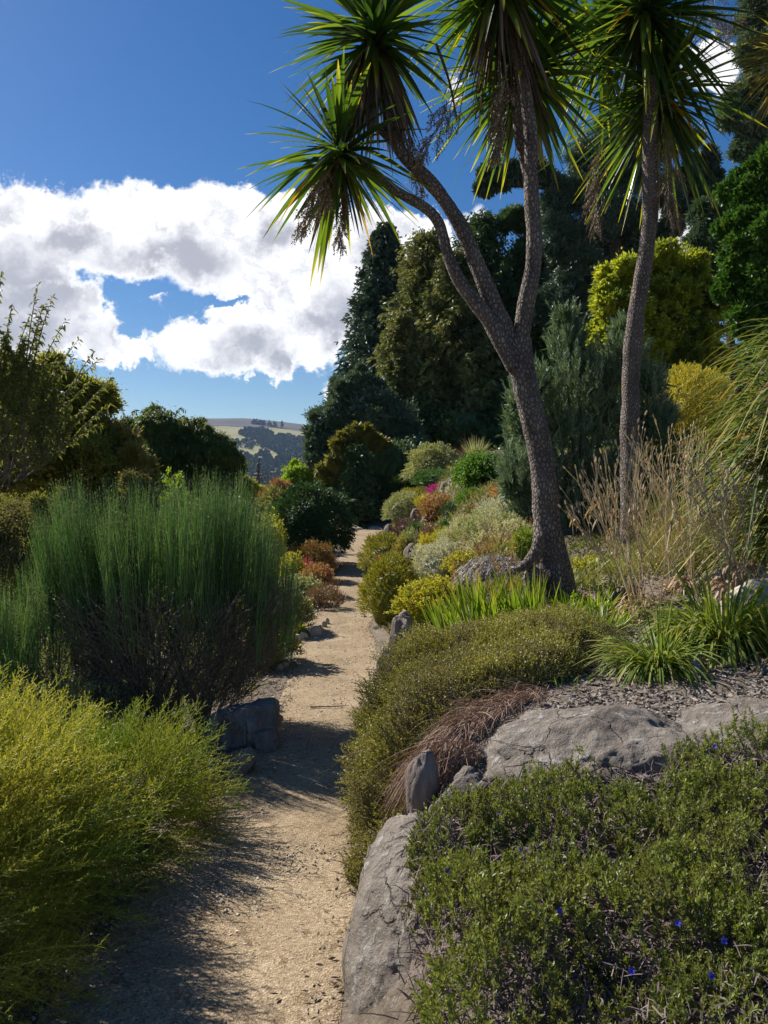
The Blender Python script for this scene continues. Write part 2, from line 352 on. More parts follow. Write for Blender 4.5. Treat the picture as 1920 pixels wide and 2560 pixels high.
# ================================================================== SETTING
def symgrid(a, fine, lim, k): # stretched coordinates, fine near zero
    n = int(a/fine); t = np.linspace(0, 1, k); ext = a*(lim/a)**t
    return np.r_[-ext[:0:-1], np.linspace(-a, a, 2*n+1), ext[1:]]
def build_ground():
    xs = symgrid(4.2, .05, 3200, 60); ys = np.r_[np.linspace(-40, .6, 12), np.arange(.7, 12, .06), np.arange(12, 32, .16), np.geomspace(32, 3600, 90)]
    X, Y = np.meshgrid(xs, ys); Z = T(X, Y); xl, xr = np.interp(Y, EY, EL), np.interp(Y, EY, ER)
    near = (Y < 40)*ss(0, .15, np.maximum(X-xr, xl-X))
    Z = Z+near*(.018*fbm(np.stack([X*5, Y*5, X*0], -1), 4, 3)+.008*fbm(np.stack([X*23, Y*23, X*0], -1), 2, 9))
    inpath = (X > xl+.05) & (X < xr-.05) & (Y < 27); Z = np.where(inpath, Z-.03, Z)
    g = Geo(); grid(g, X, Y, Z)
    props(part('ground', g, M['soil'], smooth=True), kind='structure')
build_ground()
def build_path():
    ys = np.r_[np.arange(-.5, 12, .05), np.arange(12, 26.4, .12)]; s = np.linspace(0, 1, 41)
    xl = np.interp(ys, EY, EL)-.06; xr = np.interp(ys, EY, ER)+.05
    wig = .04*fbm(np.stack([ys*1.7, ys*0, ys*0], -1), 3, 5); wig2 = .03*fbm(np.stack([ys*2, ys*0+4, ys*0], -1), 3, 8)
    X = (xl+wig)[:, None]*(1-s)+(xr+wig2)[:, None]*s; Y = np.repeat(ys[:, None], 41, 1)
    edge = np.minimum(s, 1-s)[None]
    Z = z0(Y)+.008-.05*(1-ss(0, .06, edge))+.010*fbm(np.stack([X*3, Y*3, X*0], -1), 3, 2)
    g = Geo(); grid(g, X, Y, Z); props(part('path', g, M['path'], smooth=True), kind='structure')
build_path()

def ico(n=4, seed=0, planes=9, lo=.62, hi=.95, amp=.10, fr=1.6, det=1.):
    """unit boulder: faceted, then roughened"""
    k = 3*2**n; th = np.linspace(0, 2*math.pi, 2*k+1); ph = np.linspace(-math.pi/2, math.pi/2, k+1)
    D = np.stack([np.cos(ph)[:, None]*np.cos(th)[None], np.cos(ph)[:, None]*np.sin(th)[None], np.sin(ph)[:, None]*np.ones_like(th)[None]], -1)
    r0 = np.random.default_rng(seed+100); nn = nrm(r0.normal(size=(planes, 3))); dd = r0.uniform(lo, hi, planes)
    r = np.ones(D.shape[:2])
    for q, d in zip(nn, dd):
        c = D@q; lim = np.where(c > .05, d/np.maximum(c, .05), 9); r = -np.log(np.exp(-14*r)+np.exp(-14*np.minimum(lim, 3)))/14
    D2 = D*np.clip(r, .3, 1.1)[..., None]
    r = r*(1+amp*fbm(D2*fr+seed*1.7, 3, seed)+.045*det*fbm(D2*6+seed, 3, seed+5)+.020*fbm(D2*16, 4, seed+3))
    return D*r[..., None]
def rock(u0, v0, u1, v1, y, label, mat='rock', seed=0, depth=.9, name='rock', cat='rock', group=None, n=3, sink=0., rot=None, **kw):
    a = W(u0, v0, y); b = W(u1, v1, y); c = (a+b)/2; r = np.array(((b[0]-a[0])/2, (b[0]-a[0])/2*depth, (a[2]-b[2])/2+sink/2)); c[2] -= sink/2; c[1] = y+r[1]*.6
    D = ico(n+(n >= 4), seed, **kw); mx = np.abs(D.reshape(-1, 3)).max(0); lo = D.reshape(-1, 3).min(0); hi = D.reshape(-1, 3).max(0)
    D = (D-(lo+hi)/2)/((hi-lo)/2)
    if rot is not None: D = D@np.array(Matrix.Rotation(R(rot), 3, 'Z'))
    Q = D*r; g = Geo(); grid(g, Q[..., 0], Q[..., 1], Q[..., 2])
    o = part(name, g, M[mat], smooth=True); o.location = c; return props(o, label, cat, group)

# ------------------------------------------------------------------ far hill
M['hill'] = solid('hill_pasture', [(.15, .16, .06), (.23, .21, .085), (.29, .25, .12)], .012, .95, .1, 1, 6)
M['heath'] = fol('hill_heath', [(.045, .036, .038), (.06, .048, .046), (.075, .06, .052)], 0, .95)
M['farwood'] = fol('far_wood_leaves', [(.012, .03, .016), (.02, .042, .02), (.035, .06, .026)], .0, .9)
HX = [-4000, -1500, -960, -700, -450, -350, -260, -190, -160, 40, 400, 1400, 4000]
HU = [1.0, .96, 1.0, 1.02, 1.045, 1.05, 1.0, .95, .92, .80, .85, 1., .9]
def hillz(x, y):
    ridge = np.interp(x/2400*F, HX, HU)*178*2400/F
    t = ss(900, 2450, y)
    f = .72*np.clip((y-800)/1650, 0, 1)+.28*t
    return -20+(ridge+20)*f*(1-.5*ss(2500, 3600, y))+9*fbm(np.stack([x/260, y/260, x*0], -1), 4, 11)*ss(800, 1300, y)*ss(2460, 2200, y)
def build_hills():
    xs = np.r_[np.linspace(-3000, -900, 25), np.linspace(-880, 300, 130), np.linspace(330, 3000, 25)]; ys = np.linspace(800, 3400, 90)
    X, Y = np.meshgrid(xs, ys); g = Geo(); grid(g, X, Y, hillz(X, Y)); props(part('hills', g, M['hill'], smooth=True), kind='structure')
    # heath moor along the top of the ridge, a thin sheet following it
    xs = np.linspace(-1500, 600, 120); ys = np.linspace(1900, 2600, 40); X, Y = np.meshgrid(xs, ys)
    lowline = 1960+160*fbm(np.stack([X/300, X*0, X*0], -1), 3, 4)
    Z = hillz(X, Y)+3-16*ss(40, -60, Y-lowline)
    g = Geo(); grid(g, X, Y, Z, .4); props(part('moor', g, M['heath'], smooth=True), kind='structure')
build_hills()
def hit_hill(u, v):
    d = ray(u, v); ys = np.linspace(820, 2500, 1200); x = d[0]*ys/d[1]; z = EYE+d[2]*ys/d[1]
    i = np.nonzero(z < hillz(x, ys))[0]; i = i[0] if len(i) else len(ys)-1
    return np.array((x[i], ys[i], hillz(x[i], ys[i])))
def build_farwood():
    g = Geo()
    def field_tree(p, r, h):
        n = int(26); D = rv(n); D[:, 2] = np.abs(D[:, 2])*1.1
        b = p+D*np.array((r, r, h))*U(.5, 1, n)[:, None]; b[:, 2] += h*.1
        ribbons(g, b, nrm(D+rv(n)*.5+np.array((0, 0, .4))), r*1.2, r*1.3, 2, prof=[.6, 1, .3], rnd=np.clip(np.full(n, U(0, 1))+U(-.2, .2, n), 0, 1))
    def poly_in(u, v, P):
        c = False; j = len(P)-1
        for i in range(len(P)):
            if (P[i][1] > v) != (P[j][1] > v) and u < (P[j][0]-P[i][0])*(v-P[i][1])/(P[j][1]-P[i][1])+P[i][0]: c = not c
            j = i
        return c
    polys = [([(500, 1125), (570, 1118), (610, 1135), (640, 1140), (665, 1133), (684, 1150), (676, 1215), (640, 1290), (500, 1290)], 900),
             ([(655, 1118), (690, 1108), (720, 1112), (800, 1120), (830, 1210), (700, 1215), (690, 1160), (700, 1145), (690, 1130)], 560),
             ([(600, 1088), (615, 1075), (650, 1072), (690, 1095), (720, 1096), (760, 1100), (800, 1110), (800, 1122), (690, 1112), (650, 1102)], 330),
             ([(690, 1185), (800, 1170), (900, 1180), (900, 1240), (640, 1240)], 200)]
    for P, n in polys:
        us = [p[0] for p in P]; vs = [p[1] for p in P]; k = 0
        while k < n:
            u, v = U(min(us), max(us)), U(min(vs), max(vs))
            if poly_in(u, v, P):
                p = hit_hill(u, v); r = U(2.5, 6)*(p[1]/1800); field_tree(p, r, r*U(1., 1.5)); k += 1
    for u in np.r_[U(630, 655, 10), U(655, 720, 9)]:
        p = hit_hill(u, 1064+.12*(u-640)); field_tree(p, U(3, 5), U(10, 17))
    for _ in range(60):
        p = hit_hill(U(560, 700), U(1100, 1128)); field_tree(p, U(2, 4), U(3, 5))
    props(part('far_wood', g, M['farwood']), 'dark blue-green woods spread over the distant hillside', 'wood', kind='stuff')
build_farwood()

# ================================================================== MATERIALS FOR PLANTS
M['cord'] = fol('cordyline_leaf', [(.02, .045, .018), (.045, .085, .025), (.10, .145, .025)], .5, .32, tip=(.45, .36, .04), tip0=.92, spec=.5, tboost=(2.1, 2.1, .5))
M['cordy'] = fol('yellow_cordyline_leaf', [(.48, .30, .03), (.50, .22, .03), (.38, .33, .06)], .5, .45)
M['dead'] = fol('dead_leaf', [(.06, .042, .032), (.11, .08, .06), (.24, .19, .15)], .2, .7)
M['berry'] = fol('berry_stalk', [(.11, .075, .05), (.21, .15, .10), (.38, .31, .22)], .1, .6)
M['golden'] = fol('golden_feather_leaf', [(.12, .18, .025), (.30, .33, .045), (.50, .47, .10)], .4, .5, patch=(.14, .22, .035), pscale=2.2, pth=(.45, .64), tboost=(1.2, 1.1, .5))
M['broom'] = fol('broom_stem', [(.03, .085, .03), (.08, .18, .05), (.17, .30, .09)], .25, .5, spec=.4)
M['broomleaf'] = fol('broom_leaflet', [(.07, .09, .05), (.14, .16, .09), (.28, .28, .19)], .3, .45, spec=.5)
M['litho'] = fol('shoot_leaf', [(.085, .12, .025), (.175, .215, .04), (.29, .32, .07)], .35, .45, spec=.4, patch=(.17, .19, .05), pscale=6)
M['wire'] = fol('wiry_leaf', [(.15, .145, .03), (.28, .27, .05), (.44, .42, .13)], .3, .5, patch=(.22, .20, .08), pscale=3.5, spec=.4)
M['blueflower'] = fol('blue_petal', [(.06, .06, .50), (.11, .10, .66)], .3, .5)
def P(name, *a, **k): M[name] = fol(name, *a, **k)
P('olivebun', [(.17, .18, .025), (.28, .28, .03), (.40, .37, .05)], .3)
P('darkball', [(.03, .07, .025), (.05, .11, .035), (.09, .16, .05)], .2)
P('conifer', [(.05, .09, .062), (.08, .13, .09), (.13, .20, .13)], .12)
P('oliveconifer', [(.11, .14, .05), (.20, .22, .075), (.33, .33, .12)], .25, patch=(.06, .09, .04), pscale=.35, pth=(.5, .62))
P('bluegreen', [(.07, .115, .07), (.11, .17, .11), (.17, .24, .16)], .2)
P('gold', [(.12, .13, .03), (.22, .21, .04), (.36, .31, .06)], .35)
P('darkgreen', [(.05, .10, .042), (.085, .155, .06), (.14, .22, .08)], .2)
P('pine', [(.09, .15, .08), (.15, .22, .13), (.23, .31, .19)], .25, spec=.5)
P('brightconifer', [(.035, .10, .018), (.07, .17, .025), (.12, .23, .04)], .25)
P('limetree', [(.20, .26, .025), (.38, .43, .04), (.55, .57, .08)], .45, patch=(.13, .20, .03), pscale=.9, pth=(.5, .65))
P('yellowbush', [(.36, .33, .03), (.50, .44, .04), (.42, .40, .06)], .35)
P('oliveleft', [(.16, .18, .04), (.28, .30, .06), (.40, .38, .09)], .5, patch=(.30, .25, .08), pscale=.8, pth=(.5, .62))
P('weeping', [(.07, .11, .03), (.13, .18, .045), (.22, .26, .07)], .45)
P('cherry', [(.11, .14, .04), (.18, .21, .05), (.26, .28, .08)], .42)
P('lime', [(.16, .28, .02), (.26, .40, .03), (.36, .45, .05)], .45)
P('grassgreen', [(.10, .19, .02), (.20, .31, .03), (.32, .42, .05)], .45, .4, tip=(.40, .33, .08), tip0=.8)
P('daylily', [(.09, .15, .025), (.18, .25, .04), (.33, .38, .08)], .42, .5, tip=(.42, .34, .12), tip0=.85, spec=.3)
P('flaxleaf', [(.07, .125, .03), (.15, .215, .05), (.31, .35, .13)], .35, .5, tip=(.50, .33, .08), tip0=.80, spec=.35)
P('silver', [(.38, .39, .30), (.52, .53, .43), (.62, .63, .55)], .35)
P('silver2', [(.38, .38, .22), (.52, .52, .34), (.60, .59, .45)], .35, patch=(.30, .34, .15), pscale=3)
P('rust', [(.24, .12, .055), (.38, .21, .09), (.36, .29, .11)], .35)
P('orange', [(.48, .20, .06), (.62, .32, .12), (.68, .42, .18)], .3)
P('orangebrown', [(.17, .11, .035), (.27, .17, .05), (.30, .13, .05)], .25)
P('brownolive', [(.12, .12, .06), (.20, .20, .085), (.29, .26, .11)], .4, .8, spec=.08, patch=(.20, .22, .06), pscale=1.5, pth=(.45, .6))
P('redcarpet', [(.20, .10, .06), (.28, .18, .11), (.26, .24, .14)], .2)
P('yellowleaf', [(.22, .28, .03), (.42, .42, .04), (.52, .46, .06)], .4)
P('yellowflower', [(.45, .42, .03), (.60, .52, .03), (.32, .36, .04)], .3)
P('greygreen', [(.22, .25, .11), (.33, .36, .17), (.43, .45, .26)], .35)
P('magenta', [(.42, .02, .26), (.60, .04, .40), (.50, .03, .34)], .25)
P('pinkred', [(.38, .06, .10), (.50, .10, .15)], .25)
P('redflower', [(.75, .08, .03), (.80, .12, .04)], .25)
P('yellowpetal', [(.75, .35, .03), (.75, .5, .05)], .25)
P('white', [(.6, .6, .55), (.7, .7, .66)], .2)
P('tan', [(.38, .30, .21), (.55, .44, .33), (.68, .59, .47)], .25, .7)
P('tanleaf', [(.26, .17, .10), (.42, .30, .20), (.52, .42, .32)], .3, .7)
P('straw', [(.22, .19, .09), (.34, .30, .15), (.46, .41, .24)], .3, .7)
P('redtwig', [(.15, .085, .06), (.27, .17, .125), (.42, .31, .24)], .1, .8)
P('olivewisp', [(.13, .16, .06), (.23, .26, .09), (.34, .35, .15)], .4)
P('greymat', [(.16, .14, .15), (.27, .25, .25), (.38, .35, .33)], .1)
P('purplegrass', [(.13, .075, .075), (.21, .13, .12)], .2)
P('bluecush', [(.08, .14, .10), (.14, .22, .16)], .25)
P('litter', [(.12, .085, .065), (.24, .18, .14), (.36, .29, .23)], .0, .9)
P('slate', [(.10, .082, .068), (.19, .16, .135), (.28, .245, .21)], .0, .7)
P('pebble', [(.33, .26, .17), (.50, .41, .29), (.62, .55, .44), (.30, .27, .24)], .0, .9)

# ================================================================== PLANT BUILDERS
def samp_dome(n, c, r, lump=.18, fr=2.2, seed=0, zmin=-.35, inner=.25):
    D = rv(int(n*1.8)); D = D[D[:, 2] > zmin][:n]; k = 1+lump*fbm(D*fr+seed*3.1, 3, seed)
    rad = np.where(U(0, 1, len(D)) < inner, U(.45, .9, len(D)), U(.9, 1.0, len(D)))
    return c+D*(np.asarray(r)*(k*rad)[:, None]), nrm(D/np.asarray(r))
STY = dict(
    #        shoots/m2, shootL, leaves, leafL, leafW, angle, up, droop, segs
    bun=(900, .09, 7, .035, .012, .7, .35, .0, 1), fine=(900, .08, 7, .028, .012, .9, .3, .1, 1), leafy=(420, .12, 7, .055, .024, 1.0, .5, .15, 2),
    silver=(750, .10, 8, .035, .013, .9, .5, .1, 1), spray=(700, .14, 9, .045, .02, .7, .15, .25, 1), big=(160, .35, 9, .10, .045, .9, .5, .3, 2),
    rust=(650, .13, 7, .04, .014, .8, .7, .1, 1), carpet=(900, .06, 6, .025, .012, 1., .6, .1, 1))
def bush(name, label, cat, u0, u1, vt, vb, mat, y=None, sty='fine', dens=1., depth=1., lump=.3, seed=None, core=.72, group=None, stem=True, scale=1., fr=2.8, flowers=None, part_name='foliage', zb=None):
    uc = (u0+u1)/2; w_ = (u1-u0)*.06; u0 -= w_; u1 += w_
    if y is None: y = RT(uc, vb)[1]
    seed = int(u0+vt) % 97 if seed is None else seed
    a, b = W(u0, vb, y), W(u1, vb, y); rx = (b[0]-a[0])/2; ry = rx*depth; x = (a[0]+b[0])/2; zt = W(uc, vt, y)[2]
    yc = y+ry*.5; zt = EYE+(zt-EYE)*(yc/y); x *= yc/y; rx *= yc/y
    zg = float(T(x, yc)); zb2 = min(zg, W(uc, vb, y)[2]) if zb is None else zb; H = max(zt-zb2, .12)
    c = np.array((x, yc, zb2+.42*H)); r = np.array((rx, ry, .58*H))
    t = thing(name, label, cat, (x, yc, zb2), group)
    ns, sL, nl, lL, lW, an, up, dr, sg = STY[sty]; sL, lL, lW = sL*scale, lL*scale, lW*scale
    area = 2*math.pi*((rx*ry+rx*r[2]+ry*r[2])/3)*1.4; n = int(min(area*ns*dens/scale**2, 5200))
    kk = math.sqrt(max(area*ns*dens/scale**2/max(n, 1), 1)); lL *= kk**.7; lW *= kk; sL *= kk**.5
    Pp, Nn = samp_dome(n, c, r-sL*.45, lump, fr, seed); g = Geo(); d = nrm(Nn*(1-up)+np.array((0, 0, up))+rv(len(Pp))*.35)
    sg_ = Geo(); rn = np.clip(.5+.28*fbm(Pp*(2.5/max(rx, .3)), 2, seed)+U(-.3, .3, len(Pp)), 0, 1)
    shoots(g, Pp, d, sL*U(.7, 1.25, len(Pp)), nl, lL, lW, an, dr, segs=sg, rnd=rn, stemg=sg_ if stem else None, stemw=lW*.22)
    if core: blob(g, c-np.array((0, 0, .02)), r*core-sL*.3, lump, fr, 10, seed, rnd=.1)
    part(part_name, g, M[mat], t)
    if stem:
        k = 14; th = U(0, 6.28, k); e = c+np.stack([np.cos(th)*rx*.7, np.sin(th)*ry*.7, U(-.1, .5, k)*H*.6], 1); b0 = np.array((x, yc, zb2))+rv(k)*np.array((rx*.2, ry*.2, .0)); 
        dd = e-b0; ribbons(sg_, b0, nrm(dd), np.linalg.norm(dd, axis=1), .012+rx*.012, 2, prof=[1, .8, .5]); part('stem', sg_, M['twig'], t)
    if flowers:
        fm, fn, fs, reg = flowers; g2 = Geo(); q, nn = samp_dome(fn, c, r, lump, fr, seed, zmin=reg, inner=0)
        for j in range(5): ribbons(g2, q, nrm(nn*.5+rv(len(q))*.8), fs, fs*.7, 2)
        if fn > 45: part('flower', g2, M[fm], t)
        else:
            for qq, n_ in zip(q, nn):
                g2 = Geo(); k5 = 9; ribbons(g2, np.repeat(qq[None], k5, 0), nrm(n_*.5+rv(k5)*.8), fs, fs*.7, 2); part('flower', g2, M[fm], t)
    return t
def tussock(name, label, cat, base, n, L, Wd, mat, spread=.8, droop=.5, baser=.06, segs=5, group=None, fold=.25, lean=(0, 0), tilt0=0., pname='leaf_blade', dead=0):
    base = np.asarray(base, float); t = thing(name, label, cat, base, group); g = Geo()
    th = U(0, 6.28, n); k = np.sqrt(U(tilt0, 1, n))*spread
    d = nrm(np.stack([np.cos(th)*k+lean[0], np.sin(th)*k+lean[1], np.ones(n)], 1)); b = base+np.stack([np.cos(th), np.sin(th), th*0], 1)*(baser*U(.2, 1, n))[:, None]
    side = nrm(np.cross(d, np.array((0, 0, 1.)))+rv(n)*.25)
    ribbons(g, b, d, L*U(.55, 1.1, n), Wd*U(.7, 1.15, n), segs, droop*U(.4, 1.3, n)*(.4+k), side=side, fold=fold); part(pname, g, M[mat], t)
    if dead:
        g = Geo(); m2 = dead; th = U(0, 6.28, m2); d = nrm(np.stack([np.cos(th), np.sin(th), U(.1, .6, m2)], 1))
        ribbons(g, base+d*.03, d, L*U(.4, .9, m2), Wd*.8, 4, .7); part('dead_leaf', g, M['straw'], t)
    return t
def carpet(poly, n, thick):
    """random points on a plant mat that lies over the terrain inside poly (x, y)"""
    P_ = np.asarray(poly, float); lo, hi = P_.min(0), P_.max(0); Q = U(0, 1, (n*4, 2))*(hi-lo)+lo
    ins = np.zeros(len(Q), bool); dist = np.full(len(Q), 9.)
    for i in range(len(P_)):
        a, b = P_[i], P_[i-1]
        with np.errstate(all='ignore'):
            ins ^= ((a[1] > Q[:, 1]) != (b[1] > Q[:, 1])) & (Q[:, 0] < (b[0]-a[0])*(Q[:, 1]-a[1])/(b[1]-a[1])+a[0])
        t = np.clip(((Q-a)@(b-a))/((b-a)@(b-a)), 0, 1)[:, None]; dist = np.minimum(dist, np.linalg.norm(Q-(a+t*(b-a)), axis=1))
    Q, dist = Q[ins][:n], dist[ins][:n]; return Q, dist
def clumps(g, cs, lL, lW, mper, k=26, sub=.38, up=.25, seg=2, inner=.35, drp=.1, squash=.75, seed=0):
    """foliage as sub-clumps on the surface of larger clumps; cs rows (x,y,z,r)"""
    for (x, y, z, r) in cs:
        D = rv(k); D[:, 2] *= .9; q = np.array((x, y, z))+D*np.array((r, r, r*squash))*U(.55, 1.0, k)[:, None]
        rr = r*sub*U(.6, 1.3, k); n = k*mper
        E = rv(n); E[:, 2] = E[:, 2]*.75+.15; rad = np.repeat(rr, mper)*np.clip(np.abs(rng.normal(size=n))*.75, .15, 1.9); b = np.repeat(q, mper, 0)+E*rad[:, None]; w = b/r*1.6; b = b+r*.22*np.stack([vnoise(w+7*i, i) for i in range(3)], -1)
        Dn = np.repeat(D, mper, 0); d = nrm(E*.8+Dn*.4+rv(n)*.5+np.array((0, 0, up)))
        rn = np.clip(np.repeat(U(.15, .85, k), mper)+U(-.25, .25, n), 0, 1)
        ribbons(g, b, d, lL*U(.6, 1.3, n), lW*U(.7, 1.2, n), seg, drp, rnd=rn)
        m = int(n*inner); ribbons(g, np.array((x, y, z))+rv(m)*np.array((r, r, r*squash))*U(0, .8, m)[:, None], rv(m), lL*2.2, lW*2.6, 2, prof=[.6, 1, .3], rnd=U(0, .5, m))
def limbs(g, base, ends, r0, via=.5):
    for e in ends:
        e = np.asarray(e, float); mid = base*(1-via)+e*via+np.array((0, 0, .06))*np.linalg.norm(e-base)+rv(1)[0]*.06*np.linalg.norm(e-base)
        p, r = smoothpath([base, mid, e], [r0, r0*.55, r0*.12], 10); tube(g, p, r, 6)
def tree(name, label, cat, y, uv, trunk_uv, mat, lL, lW, mper=40, k=22, sub=.38, tr=.25, dy=.25, bark='darkbark', squash=.8, inner=.35, group=None, drp=.1, up=.25, nl=14, fs=.48):
    """crown from clumps (u, v, r px, depth offset m); trunk between the two given pixels"""
    cs = []
    for c in uv:
        off = c[3] if len(c) > 3 else U(-1, 1)*dy*c[2]/F*y*2; p = W(c[0], c[1], y); s = (y+off)/y; cs.append((p[0]*s, y+off, EYE+(p[2]-EYE)*s, c[2]/F*y*s))
    cs0 = list(cs)
    for (x, y_, z, r) in cs0:
        for _ in range(4): q = rv(1)[0]; cs.append((x+q[0]*r*.95, y_+q[1]*r*.9, z+q[2]*r*.9, r*U(.26, .48)))
    x = W(trunk_uv[0], 1230, y)[0]; zb = float(T(x, y))-.1; top = W(trunk_uv[1], trunk_uv[2], y)
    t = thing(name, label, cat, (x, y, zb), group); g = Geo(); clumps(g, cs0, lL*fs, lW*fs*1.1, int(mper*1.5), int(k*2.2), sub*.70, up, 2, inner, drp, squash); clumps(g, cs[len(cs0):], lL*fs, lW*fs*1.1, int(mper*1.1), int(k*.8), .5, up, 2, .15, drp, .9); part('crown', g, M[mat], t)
    g = Geo(); b0 = np.array((x, y, zb)); pth, rr = smoothpath([b0, b0*.5+top*.5+np.array((tr*.4, 0, 0)), top], [tr, tr*.75, tr*.3], 16); tube(g, pth, rr, 10, wob=.1); part('trunk', g, M[bark], t)
    g = Geo()
    for c in cs[:nl]:
        c = np.array(c[:3]); i = int(np.clip(np.searchsorted(pth[:, 2], c[2]-.25*np.linalg.norm(c[:2]-pth[8, :2])), 2, 14)); limbs(g, pth[i], [c], max(rr[i]*.4, tr*.12))
    part('branch', g, M[bark], t); return t
def conifer(name, label, cat, y, uc, vt, wpx, mat, nb=150, droop=.25, powr=.8, sprayL=.5, sprayW=.18, per=26, tr=.3, zb=None, up=.15, skew=0., start=.04, bark='darkbark', group=None, wob=.25, fill=.3):
    top = W(uc, vt, y); x = top[0]; zb = float(T(x, y))-.1 if zb is None else zb; H = top[2]-zb; Rb = wpx/F*y
    t = thing(name, label, cat, (x, y, zb), group); gf, gb = Geo(), Geo()
    h = np.linspace(start, .995, nb)**.9; az = np.arange(nb)*2.4+U(-.4, .4, nb); ln = Rb*(1-h)**powr*(1+U(-wob, wob, nb))+.15
    d = nrm(np.stack([np.cos(az), np.sin(az), np.full(nb, up)+.5*h], 1)); b = np.stack([np.full(nb, x)+skew*h, np.full(nb, y), zb+h*H], 1)
    ribbons(gb, b, d, ln, .03+.03*(1-h)*tr*3, 4, droop, prof=[1, .8, .6, .4, .2])
    s = U(.25, 1, (nb, per)); Pq = b[:, None]+d[:, None]*(ln[:, None]*s)[..., None]; Pq[..., 2] -= droop*ln[:, None]*s**2
    Pq = Pq+rng.normal(size=Pq.shape)*(.06*ln[:, None, None]+.05)
    hd = np.stack([np.cos(az), np.sin(az), np.zeros(nb)], 1)[:, None]; sd = np.stack([-np.sin(az), np.cos(az), np.zeros(nb)], 1)[:, None]
    dd = nrm(hd*.7+sd*U(-.9, .9, (nb, per, 1))+np.array((0, 0, 1))*U(-.5, .35, (nb, per, 1))).reshape(-1, 3)
    rn = np.clip(np.repeat(U(.1, .9, nb), per)+U(-.25, .25, nb*per), 0, 1); Q = Pq.reshape(-1, 3)
    sc = np.repeat(.45+.75*(1-h), per)
    q3 = np.repeat(Q, 4, 0); d3 = nrm(np.repeat(dd, 4, 0)+rv(len(q3))*.6)
    ribbons(gf, q3, d3, sprayL*np.repeat(sc, 4)*U(.5, 1.2, len(q3)), sprayW*np.repeat(sc, 4), 2, .2, rnd=np.repeat(rn, 4))
    m = int(nb*per*fill); hh = U(start, .97, m); a2 = U(0, 6.28, m); rr = Rb*(1-hh)**powr*.6*np.sqrt(U(0, 1, m))
    ribbons(gf, np.stack([x+np.cos(a2)*rr+skew*hh, y+np.sin(a2)*rr, zb+hh*H], 1), rv(m), sprayL*1.5, sprayW*2.6, 2, .1, prof=[.6, 1, .3], rnd=U(0, .4, m))
    part('crown', gf, M[mat], t); part('branch', gb, M[bark], t)
    g = Geo(); tube(g, [(x+skew*q, y, zb+H*q) for q in np.linspace(0, .98, 8)], np.linspace(tr, .03, 8), 8); part('trunk', g, M[bark], t); return t

# ================================================================== CABBAGE TREES
def leaf_head(t, u, v, y, L, n, lean=(0, 0, 0), wd=.054, low=-.75, dead=60, mat='cord', yellow=4, deadL=.6, dy=0, old=.3):
    c = W(u, v, y); c = c*np.array((1, 1, 1))+np.array((0, dy, 0)); g = Geo()
    z = U(low, 1, n); th = U(0, 6.28, n); q = np.sqrt(1-z*z); d = nrm(np.stack([q*np.cos(th), q*np.sin(th), z], 1)+np.array(lean))
    Ls = L*U(.62, 1.12, n)*(1-.15*(z > .7)); side = nrm(np.cross(d, np.array((0, 0, 1.)))+rv(n)*.3)
    b = c+d*.03+np.array((0, 0, 1))*U(-.12, .05, n)[:, None]*(z < .3)[:, None]
    ribbons(g, b, d, Ls, wd*U(.75, 1.15, n), 6, .05+.28*q*U(.1, 1, n)+.15*(U(0, 1, n) < .12)*(z < .35), prof=[.55, .9, 1, .95, .75, .45, .04], side=side, fold=.14)
    part('leaf_crown', g, M[mat], t)
    if yellow:
        g = Geo(); m = yellow; z = U(-.9, -.2, m); th = U(0, 6.28, m); q = np.sqrt(1-z*z); d = nrm(np.stack([q*np.cos(th), q*np.sin(th), z], 1))
        ribbons(g, c+d*.03, d, L*U(.6, .9, m), wd*.6, 5, .5, prof=[.5, .9, 1, .8, .4, .04], fold=.1); part('old_leaf', g, M['cordy'], t)
    if dead:
        g = Geo(); th = U(0, 6.28, dead); d = nrm(np.stack([np.cos(th)*.35, np.sin(th)*.35, -np.ones(dead)], 1)+rv(dead)*.16)
        ribbons(g, c+np.stack([np.cos(th)*.05, np.sin(th)*.05, U(-.25, 0, dead)], 1), d, deadL*U(.5, 1.1, dead), .022, 5, .1, fold=.2); part('dead_leaf_skirt', g, M['dead'], t)
    return c
def panicle(t, u, v, y, dirv, L, n=26, spread=.9, name='berry_stalk'):
    c = W(u, v, y); d0 = nrm(np.array(dirv, float)); g = Geo()
    s = np.linspace(.15, 1, n); P_ = c+d0*(L*s)[:, None]; P_[:, 2] -= .35*L*s**2
    ribbons(g, c[None], d0[None], L, .012, 6, .35, prof=[1, 1, .8, .6, .5, .4, .3])
    a = nrm(d0+rv(n)*spread+np.array((0, 0, -.35))); l1 = L*.42*(1.15-.6*s); ribbons(g, P_, a, l1, .006, 3, .3, prof=[1, .8, .6, .5])
    k = 7; s2 = U(.2, 1, (n, k)); Q = (P_[:, None]+a[:, None]*(l1[:, None]*s2)[..., None]); Q[..., 2] -= .3*l1[:, None]*s2**2; Q = Q.reshape(-1, 3)
    a2 = nrm(np.repeat(a, k, 0)*.5+rv(n*k)*.6+np.array((0, 0, -.6))); l2 = L*.17*U(.5, 1.2, n*k); ribbons(g, Q, a2, l2, .005, 1, .2, prof=[1, .6])
    m = 7; s3 = np.linspace(.15, 1, m); B = (Q[:, None]+a2[:, None]*(l2[:, None]*s3)[..., None]).reshape(-1, 3)+rv(n*k*m)*.004
    ribbons(g, B, rv(len(B)), .011, .010, 1, 0, prof=[1, .9]); part(name, g, M['berry'], t)
